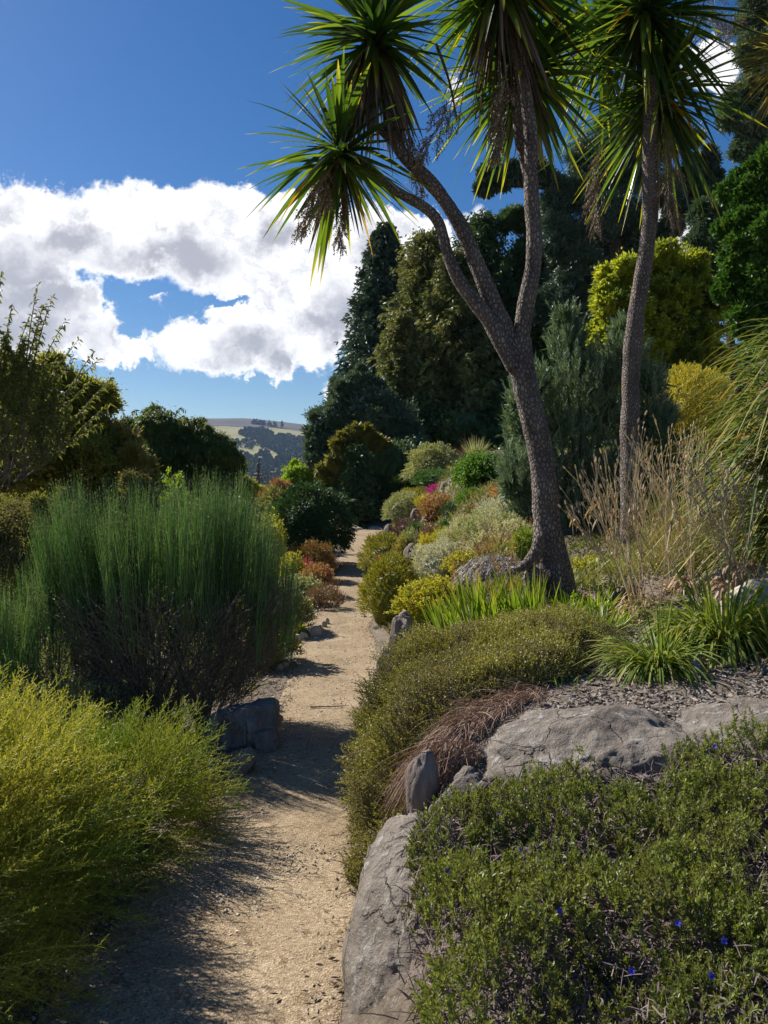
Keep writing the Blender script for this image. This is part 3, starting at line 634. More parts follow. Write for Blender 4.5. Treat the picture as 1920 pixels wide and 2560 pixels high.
def trunkpath(t, pts, y, name='trunk', sides=14, dy=None, n=46, mat='bark', wob=.10):
    P_ = np.array([W(p[0], p[1], y+(p[3] if len(p) > 3 else 0)) for p in pts]); r = np.array([p[2]/F*y for p in pts])
    p, r = smoothpath(P_, r, n); g = Geo(); tube(g, p, r, sides, wob=wob); return part(name, g, M[mat], t, smooth=True)
Y1 = 6.0
b = W(1388, 1520, Y1); t1 = thing('cabbage_tree', 'tall grey-barked cabbage tree forking into three limbs, nearest the path', 'tree', b, 'cabbage trees in the rock garden')
trunkpath(t1, [(1392, 1560, 62), (1390, 1500, 57), (1384, 1440, 50), (1374, 1370, 42), (1369, 1300, 36), (1360, 1200, 33), (1345, 1100, 31), (1322, 1000, 31), (1303, 910, 33), (1296, 850, 35)], Y1, sides=22, n=60)
trunkpath(t1, [(1352, 1425, 30), (1335, 1450, 26), (1330, 1490, 20), (1338, 1530, 14)], Y1-.18, 'basal_burl', wob=.35)
trunkpath(t1, [(1352, 1340, 16), (1338, 1390, 22), (1318, 1412, 12), (1290, 1425, 6)], Y1-.2, 'root_flare', wob=.3)
trunkpath(t1, [(1296, 905, 22), (1300, 860, 23), (1309, 809, 22), (1320, 731, 21.5), (1334, 674, 19.5), (1337, 577, 20), (1330, 500, 19.5), (1326, 434, 18), (1329, 347, 17), (1317, 260, 16.5), (1303, 174, 16), (1282, 87, 14), (1262, 0, 13), (1252, -60, 12)], Y1, 'limb')
trunkpath(t1, [(1288, 900, 22), (1280, 860, 25), (1235, 770, 24), (1207, 693, 21), (1173, 616, 19), (1150, 558, 19), (1110, 500, 17.5), (1090, 470, 17), (1038, 418, 16), (998, 378, 15.5), (978, 340, 14), (972, 250, 12), (960, 150, 11), (940, 90, 10)], Y1, 'limb')
trunkpath(t1, [(985, 352, 13), (950, 322, 12), (900, 296, 11), (868, 282, 11), (835, 268, 9)], Y1, 'cut_stub')
trunkpath(t1, [(1285, 920, 18), (1262, 870, 22), (1225, 800, 20), (1184, 750, 19), (1143, 693, 17), (1117, 635, 15), (1105, 577, 14), (1093, 542, 15.5), (1049, 508, 12), (998, 485, 11.5), (950, 445, 10.5), (898, 398, 9.5), (860, 372, 8)], Y1-.05, 'limb')
trunkpath(t1, [(1322, 470, 12), (1314, 410, 13), (1298, 350, 12), (1290, 290, 11), (1290, 220, 10)], Y1+.15, 'limb')
leaf_head(t1, 935, 85, Y1, .74, 190, dead=170, deadL=.8, yellow=3, low=-.85)
leaf_head(t1, 848, 372, Y1-.05, .74, 125, lean=(-.1, 0, -.1), dead=14, yellow=3, low=-.98)
leaf_head(t1, 1250, -60, Y1, .86, 190, dead=120, deadL=.85, yellow=4, low=-.95)
leaf_head(t1, 1310, 170, Y1+.5, .86, 210, dead=50, yellow=3, low=-.95, lean=(0, 0, -.12))
panicle(t1, 850, 390, Y1-.1, (-.25, -.2, -.4), .5, 30, .7)
panicle(t1, 870, 400, Y1-.1, (-.15, .3, -.8), .42, 24, .6)
panicle(t1, 1180, 210, Y1-.1, (-.55, -.2, -.6), .55, 22, .8)
panicle(t1, 1270, 160, Y1-.2, (-.2, -.2, -1), .5, 30, .6)
panicle(t1, 985, 190, Y1, (.25, -.1, -.9), .62, 20, .5)
g = Geo(); p, r = smoothpath([W(1090, 110, Y1), W(1125, 200, Y1), W(1142, 300, Y1)], [.012, .01, .006], 8); tube(g, p, r, 6); part('bare_stalk', g, M['darkbark'], t1)
Y2 = 8.5
b = W(1560, 1440, Y2); t2 = thing('cabbage_tree', 'single-stemmed cabbage tree with slim curved trunk, right of the forked one', 'tree', b, 'cabbage trees in the rock garden')
trunkpath(t2, [(1562, 1460, 32), (1566, 1400, 27), (1577, 1300, 25), (1576, 1100, 24), (1576, 933, 21.5), (1591, 776, 20.5), (1606, 682, 20), (1620, 604, 18.5), (1627, 525, 21), (1625, 431, 19), (1624, 304, 17.5), (1631, 195, 15.5), (1618, 100, 14), (1612, 30, 13)], Y2, sides=18, n=60)
trunkpath(t2, [(1640, 420, 8), (1652, 330, 9), (1655, 240, 9)], Y2+.25, 'limb')
leaf_head(t2, 1610, 25, Y2, 1.30, 260, dead=24, yellow=2, low=-.9, wd=.066)
leaf_head(t2, 1650, 235, Y2+.3, 1.22, 210, dead=40, yellow=3, low=-.95, wd=.055)
leaf_head(t2, 1500, 95, Y2+.9, 1.1, 170, dead=10, yellow=2, low=-.9, wd=.055)
panicle(t2, 1650, 260, Y2, (.1, -.2, -1), .95, 36, .5)
panicle(t2, 1500, 330, Y2+.5, (-.1, -.2, -1), .8, 30, .6)
panicle(t2, 1680, 20, Y2+.5, (.6, .2, .25), .9, 34, .9)
g = Geo(); c = W(1985, 150, 7.2); t = thing('cabbage_tree', 'golden narrow-leaved crown poking in at the top right edge', 'tree', np.array((c[0], c[1], float(T(c[0], c[1])))), None)
tube(g, [(c[0], c[1], z) for z in np.linspace(float(T(c[0], c[1])), c[2], 9)], np.linspace(.11, .06, 9), 10, wob=.1); part('trunk', g, M['bark'], t, True)
P('goldcrown', [(.20, .17, .03), (.34, .28, .05), (.45, .38, .10)], .45, .4)
leaf_head(t, 1985, 130, 7.2, .55, 420, dead=0, yellow=0, mat='goldcrown', wd=.018, low=-.98)

# ================================================================== BACKGROUND TREES
conifer('redwood_tree', 'tallest dark cone-shaped conifer, its tip standing against the cloud', 'tree', 45, 962, 562, 162, 'conifer', nb=320, droop=.1, powr=.66, sprayL=.45, sprayW=.13, per=58, tr=.5, up=.05, wob=.12, fill=.6)
G_TREES = 'trees behind the rock garden'
for (uc, vt, w, y_, mt, nb, lab) in [(1068, 590, 128, 36, 'oliveconifer', 300, 'olive-brown conifer with a ragged top, right of the tallest dark cone'), (1140, 640, 125, 34.5, 'oliveconifer', 280, 'shorter olive conifer between the ragged-topped one and the forked trunk'),
        (1205, 545, 140, 38, 'darkgreen', 240, 'dark green conifer with an upright tip behind the fork of the cabbage tree'), (1290, 640, 110, 39, 'darkgreen', 200, 'dark conifer just right of the forked trunk'), (1005, 790, 85, 33.5, 'oliveconifer', 190, 'low olive conifer bough mass touching the tallest dark cone')]:
    conifer('podocarp_tree', lab, 'tree', y_, uc, vt, w, mt, nb=nb, droop=.05, powr=.45, sprayL=.34, sprayW=.10, per=48, tr=.35, up=.28, wob=.38, fill=.4, group=G_TREES)
tree('yew_tree', 'near-black evergreen filling the gap under the olive-brown conifer', 'tree', 33,
     [(1090, 1080, 85), (1180, 1110, 95), (1270, 1080, 90), (1120, 1160, 70), (1220, 1190, 80), (1050, 1130, 60), (1320, 1000, 70), (1330, 1120, 70)], (1200, 1190, 1040), 'darkgreen', .35, .12, 34, 28, .36, tr=.35, group=G_TREES)
tree('cypress_tree', 'soft blue-green rounded conifer at the foot of the tall dark cone', 'tree', 30,
     [(870, 985, 48), (915, 1010, 60), (835, 1040, 50), (945, 1060, 60), (800, 1100, 34), (792, 1145, 34), (865, 1090, 60), (985, 1040, 55), (900, 950, 30), (1000, 1100, 50), (930, 980, 30)], (930, 920, 1000), 'bluegreen', .28, .07, 34, 30, .34, tr=.25, group=G_TREES)
tree('golden_cypress', 'drooping golden conifer boughs in front of the dark weeping tree', 'tree', 27,
     [(915, 1082, 14), (892, 1086, 18), (868, 1094, 20), (845, 1108, 15), (890, 1122, 14), (862, 1136, 18), (838, 1156, 20), (818, 1178, 16), (862, 1176, 14), (838, 1198, 16), (850, 1226, 14), (824, 1220, 14), (935, 1100, 13), (960, 1118, 13)], (905, 912, 1085), 'gold', .26, .07, 30, 20, .40, tr=.04, group=G_TREES, drp=.9, up=-.2, squash=.6)
conifer('yew_tree', 'short dark conifer filling the space under the golden boughs', 'tree', 26.7, 893, 1118, 46, 'darkgreen', nb=140, droop=.4, powr=.4, sprayL=.2, sprayW=.05, per=34, tr=.08, up=.2, wob=.35, fill=.6, group=G_TREES)
tree('weeping_conifer', 'dark weeping conifer with a bare trunk where the path ends', 'tree', 27.9,
     [(925, 1180, 62), (985, 1150, 70), (905, 1235, 42), (1025, 1180, 60), (965, 1220, 40), (1040, 1130, 50), (860, 1240, 38), (850, 1195, 40), (825, 1235, 34), (885, 1140, 34), (880, 1265, 26), (1000, 1250, 34)], (972, 975, 1130), 'darkgreen', .35, .08, 34, 28, .36, tr=.24, group=G_TREES, drp=.8, up=-.2)
tree('small_tree', 'small bright green rounded tree beside the power pole', 'tree', 42,
     [(742, 1180, 30), (768, 1205, 32), (728, 1205, 24), (755, 1230, 30), (780, 1180, 20)], (752, 752, 1200), 'lime', .22, .1, 26, 20, .4, tr=.12)
tree('thicket', 'brown twiggy thicket behind the power pole', 'shrub', 38,
     [(700, 1225, 30), (725, 1245, 32), (680, 1250, 30), (665, 1290, 34), (705, 1290, 34), (745, 1270, 30)], (700, 700, 1250), 'rust', .35, .03, 30, 22, .5, tr=.08)
tree('hedge_tree', 'yellow-green tree left of the power pole', 'tree', 45,
     [(618, 1210, 18), (640, 1225, 18), (600, 1230, 24), (630, 1260, 26), (655, 1255, 15)], (625, 625, 1230), 'yellowleaf', .25, .1, 22, 18, .45, tr=.12)
tree('pine_tree', 'huge dark spreading pine behind the slim cabbage tree trunk', 'tree', 34,
     [(1400, 505, 58), (1455, 480, 70), (1530, 520, 85), (1480, 590, 95), (1580, 600, 62), (1400, 610, 60), (1450, 690, 85), (1545, 690, 75), (1620, 650, 30), (1400, 750, 60), (1510, 770, 60),
      (1655, 480, 52), (1722, 440, 42), (1752, 480, 36), (1700, 525, 36), (1655, 585, 26), (1765, 405, 30), (1240, 440, 32), (1212, 470, 18), (1290, 440, 28), (1340, 425, 34), (1480, 390, 75), (1600, 400, 75), (1580, 310, 75), (1690, 345, 50), (1215, 430, 14), (1780, 440, 20), (1680, 570, 16)],
     (1535, 1520, 440), 'conifer', .34, .07, 40, 34, .30, tr=.8, group=G_TREES, nl=26, squash=.6, inner=.3)
tree('pine_tree', 'second dark pine seen between the forked cabbage tree limbs', 'tree', 38,
     [(1330, 560, 45), (1280, 545, 34), (1350, 650, 60), (1370, 825, 80), (1300, 770, 60), (1425, 870, 80), (1330, 910, 80), (1255, 560, 18), (1330, 730, 60), (1440, 790, 60), (1520, 870, 70), (1600, 930, 60)], (1380, 1350, 600), 'darkgreen', .36, .08, 38, 30, .34, tr=.5, group=G_TREES, squash=.65)
tree('broadleaf_tree', 'sunlit yellow-green broadleaf tree behind the slim cabbage tree', 'tree', 20,
     [(1560, 690, 50), (1640, 655, 45), (1700, 670, 55), (1745, 735, 58), (1522, 762, 42), (1600, 765, 60), (1680, 800, 70), (1540, 858, 50), (1640, 880, 60), (1750, 835, 55), (1800, 760, 42), (1700, 925, 45), (1600, 940, 45), (1785, 905, 45), (1510, 820, 25), (1630, 985, 45), (1650, 730, 55), (1600, 820, 60), (1620, 900, 55), (1700, 740, 60), (1690, 870, 60), (1560, 930, 45), (1750, 960, 50)],
     (1690, 1690, 750), 'limetree', .17, .07, 30, 40, .30, tr=.16, group=G_TREES, nl=16, inner=.06, fs=.62)
tree('hinoki_cypress', 'bright emerald conifer with mossy layered foliage at the right edge', 'tree', 16,
     [(1870, 480, 50), (1915, 540, 70), (1838, 560, 34), (1855, 650, 55), (1915, 700, 80), (1900, 430, 30), (1890, 800, 60), (1950, 620, 80), (1960, 450, 70), (1830, 720, 32), (1965, 780, 90)], (1920, 1920, 450), 'brightconifer', .13, .07, 50, 60, .20, tr=.25, group=G_TREES, fs=.62)
tree('pine_tree', 'grey-green pine branch tops left of the emerald conifer', 'tree', 21,
     [(1770, 560, 40), (1790, 610, 48), (1745, 600, 22), (1755, 520, 14), (1800, 530, 30), (1820, 650, 50), (1775, 660, 40)], (1830, 1810, 560), 'bluegreen', .24, .04, 40, 34, .34, tr=.15, group=G_TREES)
tree('pine_tree', 'tall pine high in the top right corner, behind the golden crown', 'tree', 25,
     [(1895, 40, 45), (1880, 130, 40), (1852, 245, 44), (1890, 330, 52), (1910, 220, 50), (1930, 120, 60), (1830, 300, 30), (1870, 380, 28), (1960, 300, 80), (1950, -20, 70)], (1960, 1950, 20), 'bluegreen', .28, .05, 40, 32, .34, tr=.3, group=G_TREES, squash=.6)
# dense belt of woodland that closes the view on the right behind the named trees
t = None
for k, (u, v, r_, lab) in enumerate([(1480, 1080, 150, 'dark evergreen low behind the blue-green young pine'), (1760, 1060, 150, 'dark evergreen behind the yellow heath bush'), (1960, 960, 150, 'dark evergreen behind the big strap-leaved clump')]):
    tree('evergreen_tree', lab, 'tree', 24+k, [(u, v, r_), (u-90, v+60, 110), (u+90, v+50, 110), (u, v-90, 90)], (u, u, v-60), 'darkgreen', .3, .13, 40, 34, .4, tr=.25, group='evergreens closing the view')

# left side
tree('evergreen_tree', 'dark evergreen behind the shrubs at the far left', 'tree', 19, [(-60, 1180, 130), (80, 1230, 120), (220, 1230, 110), (340, 1260, 80), (-120, 1350, 140), (60, 1380, 130), (240, 1370, 120)], (80, 80, 1200), 'darkgreen', .22, .10, 40, 30, .4, tr=.2, group='evergreens closing the view')
tree('olive_leaved_tree', 'big olive-green tree at the left edge behind the broom', 'tree', 14,
     [(-40, 1010, 120), (60, 985, 85), (150, 960, 60), (200, 1010, 70), (120, 1085, 100), (230, 1090, 75), (300, 1110, 55), (-20, 1150, 120), (100, 1190, 110), (230, 1190, 90), (330, 1180, 60), (20, 950, 50)], (60, 60, 1020), 'oliveleft', .13, .05, 46, 44, .30, tr=.14, inner=.12)
tree('deciduous_shrub', 'brown twiggy shrub with autumn leaves behind the left of the broom', 'shrub', 10.5,
     [(30, 1300, 95), (150, 1310, 90), (270, 1270, 70), (340, 1240, 50), (60, 1400, 110), (200, 1400, 110), (-40, 1420, 120), (330, 1360, 80), (-20, 1540, 110), (90, 1540, 100)], (120, 130, 1330), 'brownolive', .07, .026, 40, 44, .34, tr=.05, inner=.12)
tree('weeping_tree', 'dark green weeping tree with arching top twigs, left of the hill', 'tree', 20,
     [(330, 1080, 48), (400, 1065, 50), (470, 1085, 52), (535, 1115, 48), (430, 1150, 85), (540, 1190, 60), (350, 1165, 75), (575, 1215, 36), (450, 1230, 90), (590, 1270, 40), (560, 1140, 36), (300, 1130, 50)], (450, 450, 1100), 'weeping', .16, .05, 46, 44, .32, tr=.16, drp=1.0, up=-.1, inner=.12)
def shootspray(t, y, paths, mat, lL, lW, nl, r0=.02, pname='leafy_shoot', drp=.3):
    g, gb = Geo(), Geo()
    for pts in paths:
        Pp = np.array([W(u, v, y) for u, v in pts]); p, r = smoothpath(Pp, np.linspace(r0, r0*.15, len(pts)), 14); tube(gb, p, r, 4)
        k = nl; s = np.linspace(.18, 1, k)*13; i = np.minimum(s.astype(int), 12); f = (s-i)[:, None]; q = p[i]*(1-f)+p[i+1]*f; tt = nrm(p[i+1]-p[i])
        for rep in range(3): ribbons(g, q+rv(k)*.015, nrm(tt*.5+rv(k)*.7+np.array((0, 0, -.35))), lL*U(.6, 1.2, k), lW, 2, drp)
    part(pname, g, M[mat], t); part('branch', gb, M['twig'], t)
t = thing('cherry_tree', 'sparse young tree with long leafy shoots reaching up into the cloud at left', 'tree', W(-20, 1400, 12)*np.array((1, 1, 0)))
paths = []
for (u, v) in [(5, 680), (30, 760), (95, 712), (70, 800), (130, 742), (165, 800), (195, 850), (235, 878), (180, 900), (280, 945), (220, 960), (275, 1010), (140, 900), (100, 850), (-10, 720), (20, 860), (60, 900), (250, 1060), (200, 1040), (150, 960), (-30, 800), (110, 960), (245, 900)]:
    b0 = (U(-60, 60), U(1150, 1230)); mid = (b0[0]*.45+u*.55-20, b0[1]*.5+v*.5+30*(u > 120)-10)
    paths.append([b0, mid, (u*.8+mid[0]*.2-4, v*.8+mid[1]*.2-4), (u, v)])
    for _ in range(2): q = (mid[0]+U(-50, 60), mid[1]-U(60, 190)); paths.append([mid, ((mid[0]+q[0])/2, (mid[1]+q[1])/2-6), q])
shootspray(t, 12, paths, 'cherry', .10, .032, 40)
g = Geo(); a = W(-20, 1190, 12); tube(g, [np.array((a[0], 12, float(T(a[0], 12)))), a], [.09, .06], 8); part('trunk', g, M['darkbark'], t)
t = bpy.data.objects['weeping_tree']; paths = []
for (u, v) in [(310, 1010), (345, 1020), (372, 1015), (398, 1010), (420, 1022), (450, 1015), (455, 1035), (490, 1045), (500, 1038), (330, 1040), (380, 1035), (520, 1060)]:
    paths.append([(u-25*np.sign(420-u)*-1, v+70), (u-8, v+12), (u, v), (u+14*np.sign(u-380+1), v+10)])
shootspray(t, 20, paths, 'weeping', .11, .035, 16, .015)

# power poles far off
t = thing('power_pole', 'dark wooden power pole with two crossarms and a lamp, before the hill', 'pole', W(646, 1300, 100)); g = Geo(); tube(g, [W(646, 1310, 100), W(646, 1160, 100)], [.26, .2], 8); part('pole_shaft', g, M['darkbark'], t)
for v, w in ((1187, 10), (1196, 15)):
    g = Geo(); tube(g, [W(646-w, v, 99.7), W(646+w, v-1, 99.7)], [.13, .13], 4); a = part('crossarm', g, M['darkbark'], t)
    for q in (-.8, -.4, .4, .8): g = Geo(); c = W(646+w*q, v-1.8, 99.7); blob(g, c, (.12, .12, .17), 0, 1, 4); part('insulator', g, M['white'], a)
g = Geo(); p, r = smoothpath([W(646, 1165, 100), W(647, 1150, 100), W(650, 1144, 100)], [.1, .08, .06], 6); tube(g, p, r, 6); part('lamp_bracket', g, M['darkbark'], t)
g = Geo(); blob(g, W(651, 1143, 100), (.28, .15, .1), 0, 1, 5); part('lamp_head', g, M['white'], t)
g = Geo()
for k in (-1, 0, 1):
    for q in (-1, 1): p = [W(646+9*k, 1184, 100), W(646+9*k+60*q, 1183, 110), W(646+9*k+180*q, 1176, 130)]; tube(g, p, [.025]*3, 3)
part('wire', g, M['darkbark'], t)
t = thing('post', 'thin pale grey post right of the power pole', 'pole', W(668, 1300, 60)); g = Geo(); tube(g, [W(668, 1300, 60), W(668, 1182, 60)], [.07, .05], 6); part('post_shaft', g, M['greytwig'], t)

# ================================================================== LEFT OF THE PATH
def broom(base, rx, ry, ztop, zmid, n, label, lean=(0, 0), env=None, nst=9, seed=1):
    base = np.asarray(base, float); t = thing('broom_bush', label, 'shrub', base, 'green broom bushes left of the path'); gs, gw, gl, gt = Geo(), Geo(), Geo(), Geo()
    for k in range(nst):
        th = U(0, 6.28); b0 = base+np.array((U(-.5, .5)*rx*.55, U(-.4, .4)*ry, -.03)); q = U(.4, 1)
        e = base+np.array((np.cos(th)*rx*.8*q+lean[0], np.sin(th)*ry*.7*q+lean[1], (zmid-base[2])*U(.8, 1.25)))
        m = b0*.5+e*.5+np.array((0, 0, -.06)); p, r = smoothpath([b0, m, e], [.021, .014, .005], 12); tube(gs, p, r, 5, wob=.2)
        for j in range(5):
            i = int(U(3, 11)); e2 = p[i]+np.array((U(-.3, .3), U(-.3, .3), U(.15, .45))); tube(gs, [p[i], e2], [.006, .002], 4)
    part('stem', gs, M['twig'], t)
    # whips stand in pointed bundles
    nb = max(n//26, 20); q = n//nb; n = nb*q; th = U(0, 6.28, nb); k = np.sqrt(U(0, 1, nb)); cx_ = base[0]+np.cos(th)*k*rx*.95+lean[0]; cy_ = base[1]+np.sin(th)*k*ry*.9
    top = base[2]+(ztop-base[2])*(1-.10*k**2)*U(.80, 1.0, nb)
    if env is not None: top = np.minimum(top, env(cx_, cy_)*U(.86, 1.04, nb))
    lx = np.repeat(np.cos(th)*k*.12+rng.normal(size=nb)*.05, q); ly = np.repeat(np.sin(th)*k*.12+rng.normal(size=nb)*.05, q)
    d = nrm(np.stack([lx+rng.normal(size=n)*.055, ly+rng.normal(size=n)*.055, np.ones(n)], 1)); X = np.repeat(cx_, q)+rng.normal(size=n)*.022; Y = np.repeat(cy_, q)+rng.normal(size=n)*.022
    tp = np.repeat(top, q)-np.abs(rng.normal(size=n))*.20*(np.repeat(top, q)-base[2])/1.8*1.3; H = (np.repeat(top, q)-base[2]); L = H*U(.20, .46, n); b = np.stack([X, Y, np.maximum(tp-L, base[2]+.36*H)], 1)-d*np.array((1, 1, 0))*.3*L[:, None]
    rn = np.clip(np.repeat(U(.1, .9, nb), q)+U(-.25, .25, n), 0, 1)
    ribbons(gw, b, d, L, U(.0034, .0060, n), 4, .0, prof=[1, 1, .8, .6, .25], rnd=rn, sag=rv(n)*.07)
    shoots(gl, b, d, L, 10, .012, .0055, .75, 0, rnd=rn, taper=.3)
    part('green_whip', gw, M['broom'], t)
    m = int(n*1.1); th = U(0, 6.28, m); k = np.sqrt(U(.1, 1, m)); zz = U(.10, .85, m)
    b = base+np.stack([np.cos(th)*k*rx*(.45+.55*zz), np.sin(th)*k*ry*(.45+.55*zz), zz*(zmid-base[2])*1.25], 1)
    d = nrm(np.stack([np.cos(th)*.5, np.sin(th)*.5, U(.4, 1.2, m)], 1)+rv(m)*.4)
    shoots(gl, b, d, .25, 8, .016, .007, 1., .1, rnd=U(0, 1, m), stemg=gt, stemw=.0035); part('leaflet', gl, M['broomleaf'], t); part('twig', gt, M['greytwig'], t); return t
def envf(X, Y): # taller to the left, lower to the right by the path
    u = 960+F*X/Y; return EYE+(HOR-np.interp(u, [100, 160, 200, 300, 420, 520, 600, 640, 700, 760], [1290, 1140, 1170, 1210, 1190, 1180, 1150, 1240, 1320, 1420]))/F*Y
by = 5.25; bx = W(435, 1830, by)[0]
broom((bx, by, float(T(bx, by))), .92, .62, 2.15, .80, 4800, 'tall bright green broom bush with upright whips over the path edge', env=envf, nst=22, seed=4)
bx = W(110, 1800, 5.3)[0]; broom((bx+.1, 5.3, float(T(bx, 5.3))), .55, .4, 1.7, .6, 1300, 'smaller green broom bush at left with leaning bare stems', lean=(-.15, 0), nst=8, seed=7,
      env=lambda X, Y: EYE+(HOR-np.interp(960+F*X/Y, [0, 60, 110, 200, 260], [1540, 1400, 1290, 1330, 1420]))/F*Y)
bx = W(-40, 1800, 4.9)[0]; broom((bx, 4.9, float(T(bx, 4.9))), .36, .35, 1.2, .35, 700, 'low green broom bush cut by the left edge of the photo', nst=5, seed=9)

def golden(base, r, n, label, seed=3, cut=-.55):
    base = np.asarray(base, float); t = thing('golden_shrub', label, 'shrub', base); g, gs = Geo(), Geo(); c = base+np.array((0, 0, r[2]*.55))
    Pp, Nn = samp_dome(n, c, np.array(r)*np.array((.80, .84, .72)), .24, 2.5, seed, zmin=cut, inner=.28); m = len(Pp)
    d = nrm(Nn*.75+np.array((.22, .0, .40))+rv(m)*.22); L = U(.15, .38, m)*(1+.25*fbm(Pp*5, 2, 4)); rn = np.clip(.55+.5*fbm(Pp*3.5, 2, 8)+U(-.25, .25, m), 0, 1)
    k = 15; s = (np.linspace(.08, .97, k)[None]+U(-.02, .02, (m, k))); q = Pp[:, None]+d[:, None]*(L[:, None]*s)[..., None]; q[..., 2] -= .15*L[:, None]*s**2
    a_ = nrm(np.cross(d, rv(m))); b_ = np.cross(d, a_); ph = np.arange(k)[None]*2.4+U(0, 6.28, m)[:, None]; rad = a_[:, None]*np.cos(ph)[..., None]+b_[:, None]*np.sin(ph)[..., None]
    dd = nrm(d[:, None]*.82+rad*.55+rng.normal(size=rad.shape)*.08).reshape(-1, 3); ll = (L[:, None]*.21*(1-.75*s)*U(.7, 1.2, (m, k))+.012).ravel()
    shoots(g, q.reshape(-1, 3), dd, ll, 7, .0095, .0042, .7, .05, rnd=np.clip(np.repeat(rn, k)+U(-.12, .12, m*k), 0, 1), start=.0, stemg=gs, stemw=.0022)
    ribbons(gs, Pp, d, L, .0035, 3, .15, prof=[1, .9, .7, .4], rnd=rn)
    blob(g, c-np.array((0, 0, .03)), np.array(r)*.42, .15, 2.5, 12, 3, rnd=.1)
    part('foliage', g, M['golden'], t); part('stem', gs, M['golden'], t)
    return t
gx, gy = -1.54, 2.5; golden((gx, gy, float(T(gx, gy))+.05), (.49, .88, .48), 3000, 'feathery golden-green shrub filling the lower left corner')
gx, gy = -1.22, 3.5; golden((gx, gy, float(T(gx, gy))), (.34, .46, .28), 700, 'darker green feathery shrub tucked behind the golden one')
bush('cushion_plant', 'blue-green cushion plant at the left edge behind the golden shrub', 'plant', -60, 46, 1775, 1900, 'bluecush', y=3.9, sty='fine', scale=.6)
bush('ground_cover', 'pale yellow-green ground cover under the left broom stems', 'plant', -60, 330, 1700, 1840, 'greygreen', y=4.6, sty='fine', scale=.8, dens=.8)
bush('ground_cover', 'dull olive ground cover behind the broom stems', 'plant', 40, 560, 1600, 1800, 'olivewisp', y=6.3, sty='leafy', scale=.7, dens=.7)
bush('leafy_shrub', 'dark leafy shrub low behind the broom, beside the path bend', 'shrub', 560, 735, 1500, 1690, 'oliveleft', y=7.0, sty='leafy', scale=.7)
bush('leafy_shrub', 'low shrub with small grey-green leaves just above the edging stones', 'shrub', 640, 770, 1470, 1600, 'olivewisp', y=8.6, sty='leafy', scale=.7)
bush('leafy_shrub', 'tiny bright green leafy plant on the edging stones', 'plant', 725, 760, 1555, 1600, 'lime', y=8.4, sty='leafy', scale=.5)
bush('grey_shrub', 'pale grey-green shrub right of the broom top', 'shrub', 690, 800, 1440, 1535, 'greygreen', y=10.8, sty='leafy', scale=.8)
bush('yellow_shrub', 'bright yellow-green shrub beside the orange-brown ones', 'shrub', 690, 762, 1388, 1470, 'yellowleaf', y=12.0, sty='leafy', scale=.7)
bush('autumn_shrub', 'olive-brown round shrub in front of the dark clipped ball', 'shrub', 735, 838, 1362, 1450, 'orangebrown', y=13.3, sty='rust', scale=1.)
bush('autumn_shrub', 'orange-brown shrub at the path edge below the olive-brown one', 'shrub', 748, 836, 1412, 1478, 'rust', y=11.6, sty='rust', scale=.9, flowers=('pinkred', 40, .03, .5))
bush('flower_patch', 'small pink-red flower patch between the yellow and orange shrubs', 'plant', 742, 785, 1400, 1425, 'pinkred', y=12.3, sty='fine', stem=False)
bush('creeping_plant', 'reddish creeping plant spreading onto the path', 'plant', 765, 860, 1468, 1540, 'redcarpet', y=10.4, sty='rust', scale=.8, dens=.7, core=0)
bush('clipped_shrub', 'big dark green clipped ball beside the far end of the path', 'shrub', 684, 868, 1208, 1420, 'darkball', y=15.2, sty='spray', dens=.9, lump=.14, scale=1.2)
bush('conifer_shrub', 'lighter green lumpy shrub left behind the dark clipped ball', 'shrub', 640, 770, 1225, 1400, 'olivewisp', y=18, sty='spray', dens=.8, scale=1.3)
bush('yellow_shrub', 'shrub with yellow leaf clusters peeping over the right of the broom', 'shrub', 650, 715, 1290, 1440, 'yellowleaf', y=13.6, sty='leafy', dens=.6, scale=1.1)
bush('green_hedge', 'bright green rounded shrub peeping over the middle of the broom', 'shrub', 395, 470, 1205, 1330, 'lime', y=12, sty='leafy', scale=1.2)
bush('green_hedge', 'dark rounded shrub mass behind the left half of the broom', 'shrub', 180, 470, 1195, 1480, 'weeping', y=13, sty='leafy', scale=1.6)
bush('green_hedge', 'dark shrub mass filling the gap behind the broom', 'shrub', 430, 660, 1260, 1480, 'darkgreen', y=14, sty='leafy', scale=1.6)

G_ED = 'edging stones left of the path'
for k, (a, lab) in enumerate([((500, 1758, 696, 1880, 4.8), 'large flat-topped edging rock leaning under the broom'), ((625, 1828, 698, 1876, 4.7), 'small dark rock in front of the large flat edging rock'),
      ((560, 1872, 640, 1950, 4.3), 'shaded low rock between the broom and the golden shrub'), ((672, 1742, 696, 1762, 5.6), 'small knob of rock behind the large flat one'),
      ((768, 1565, 805, 1592, 8.5), 'rounded pale edging stone at the path bend'), ((746, 1580, 772, 1596, 8.3), 'flat edging stone left of the rounded pale one'), ((735, 1585, 752, 1606, 8.1), 'dark edging stone in the shade at the bend'),
      ((802, 1552, 818, 1570, 9.0), 'upright edging stone with a green sprig'), ((790, 1562, 806, 1575, 8.9), 'half-hidden edging stone by the sprig'), ((812, 1545, 824, 1556, 9.3), 'farthest small edging stone at the bend'),
      ((690, 1660, 708, 1680, 6.9), 'grey edging pebble beside the shrub foot'), ((702, 1655, 722, 1672, 7.0), 'brown edging pebble right of the grey one'), ((690, 1688, 702, 1700, 6.6), 'tiny edging stone nearest the flat rock')]):
    rock(*a, lab, 'rock2' if k < 3 else 'rock3', seed=k+3, group=G_ED, sink=.05, depth=.8, n=4 if k < 3 else 2, name='edging_stone', **(dict(planes=16, lo=.5, amp=.14, det=1.6) if k < 3 else {}))
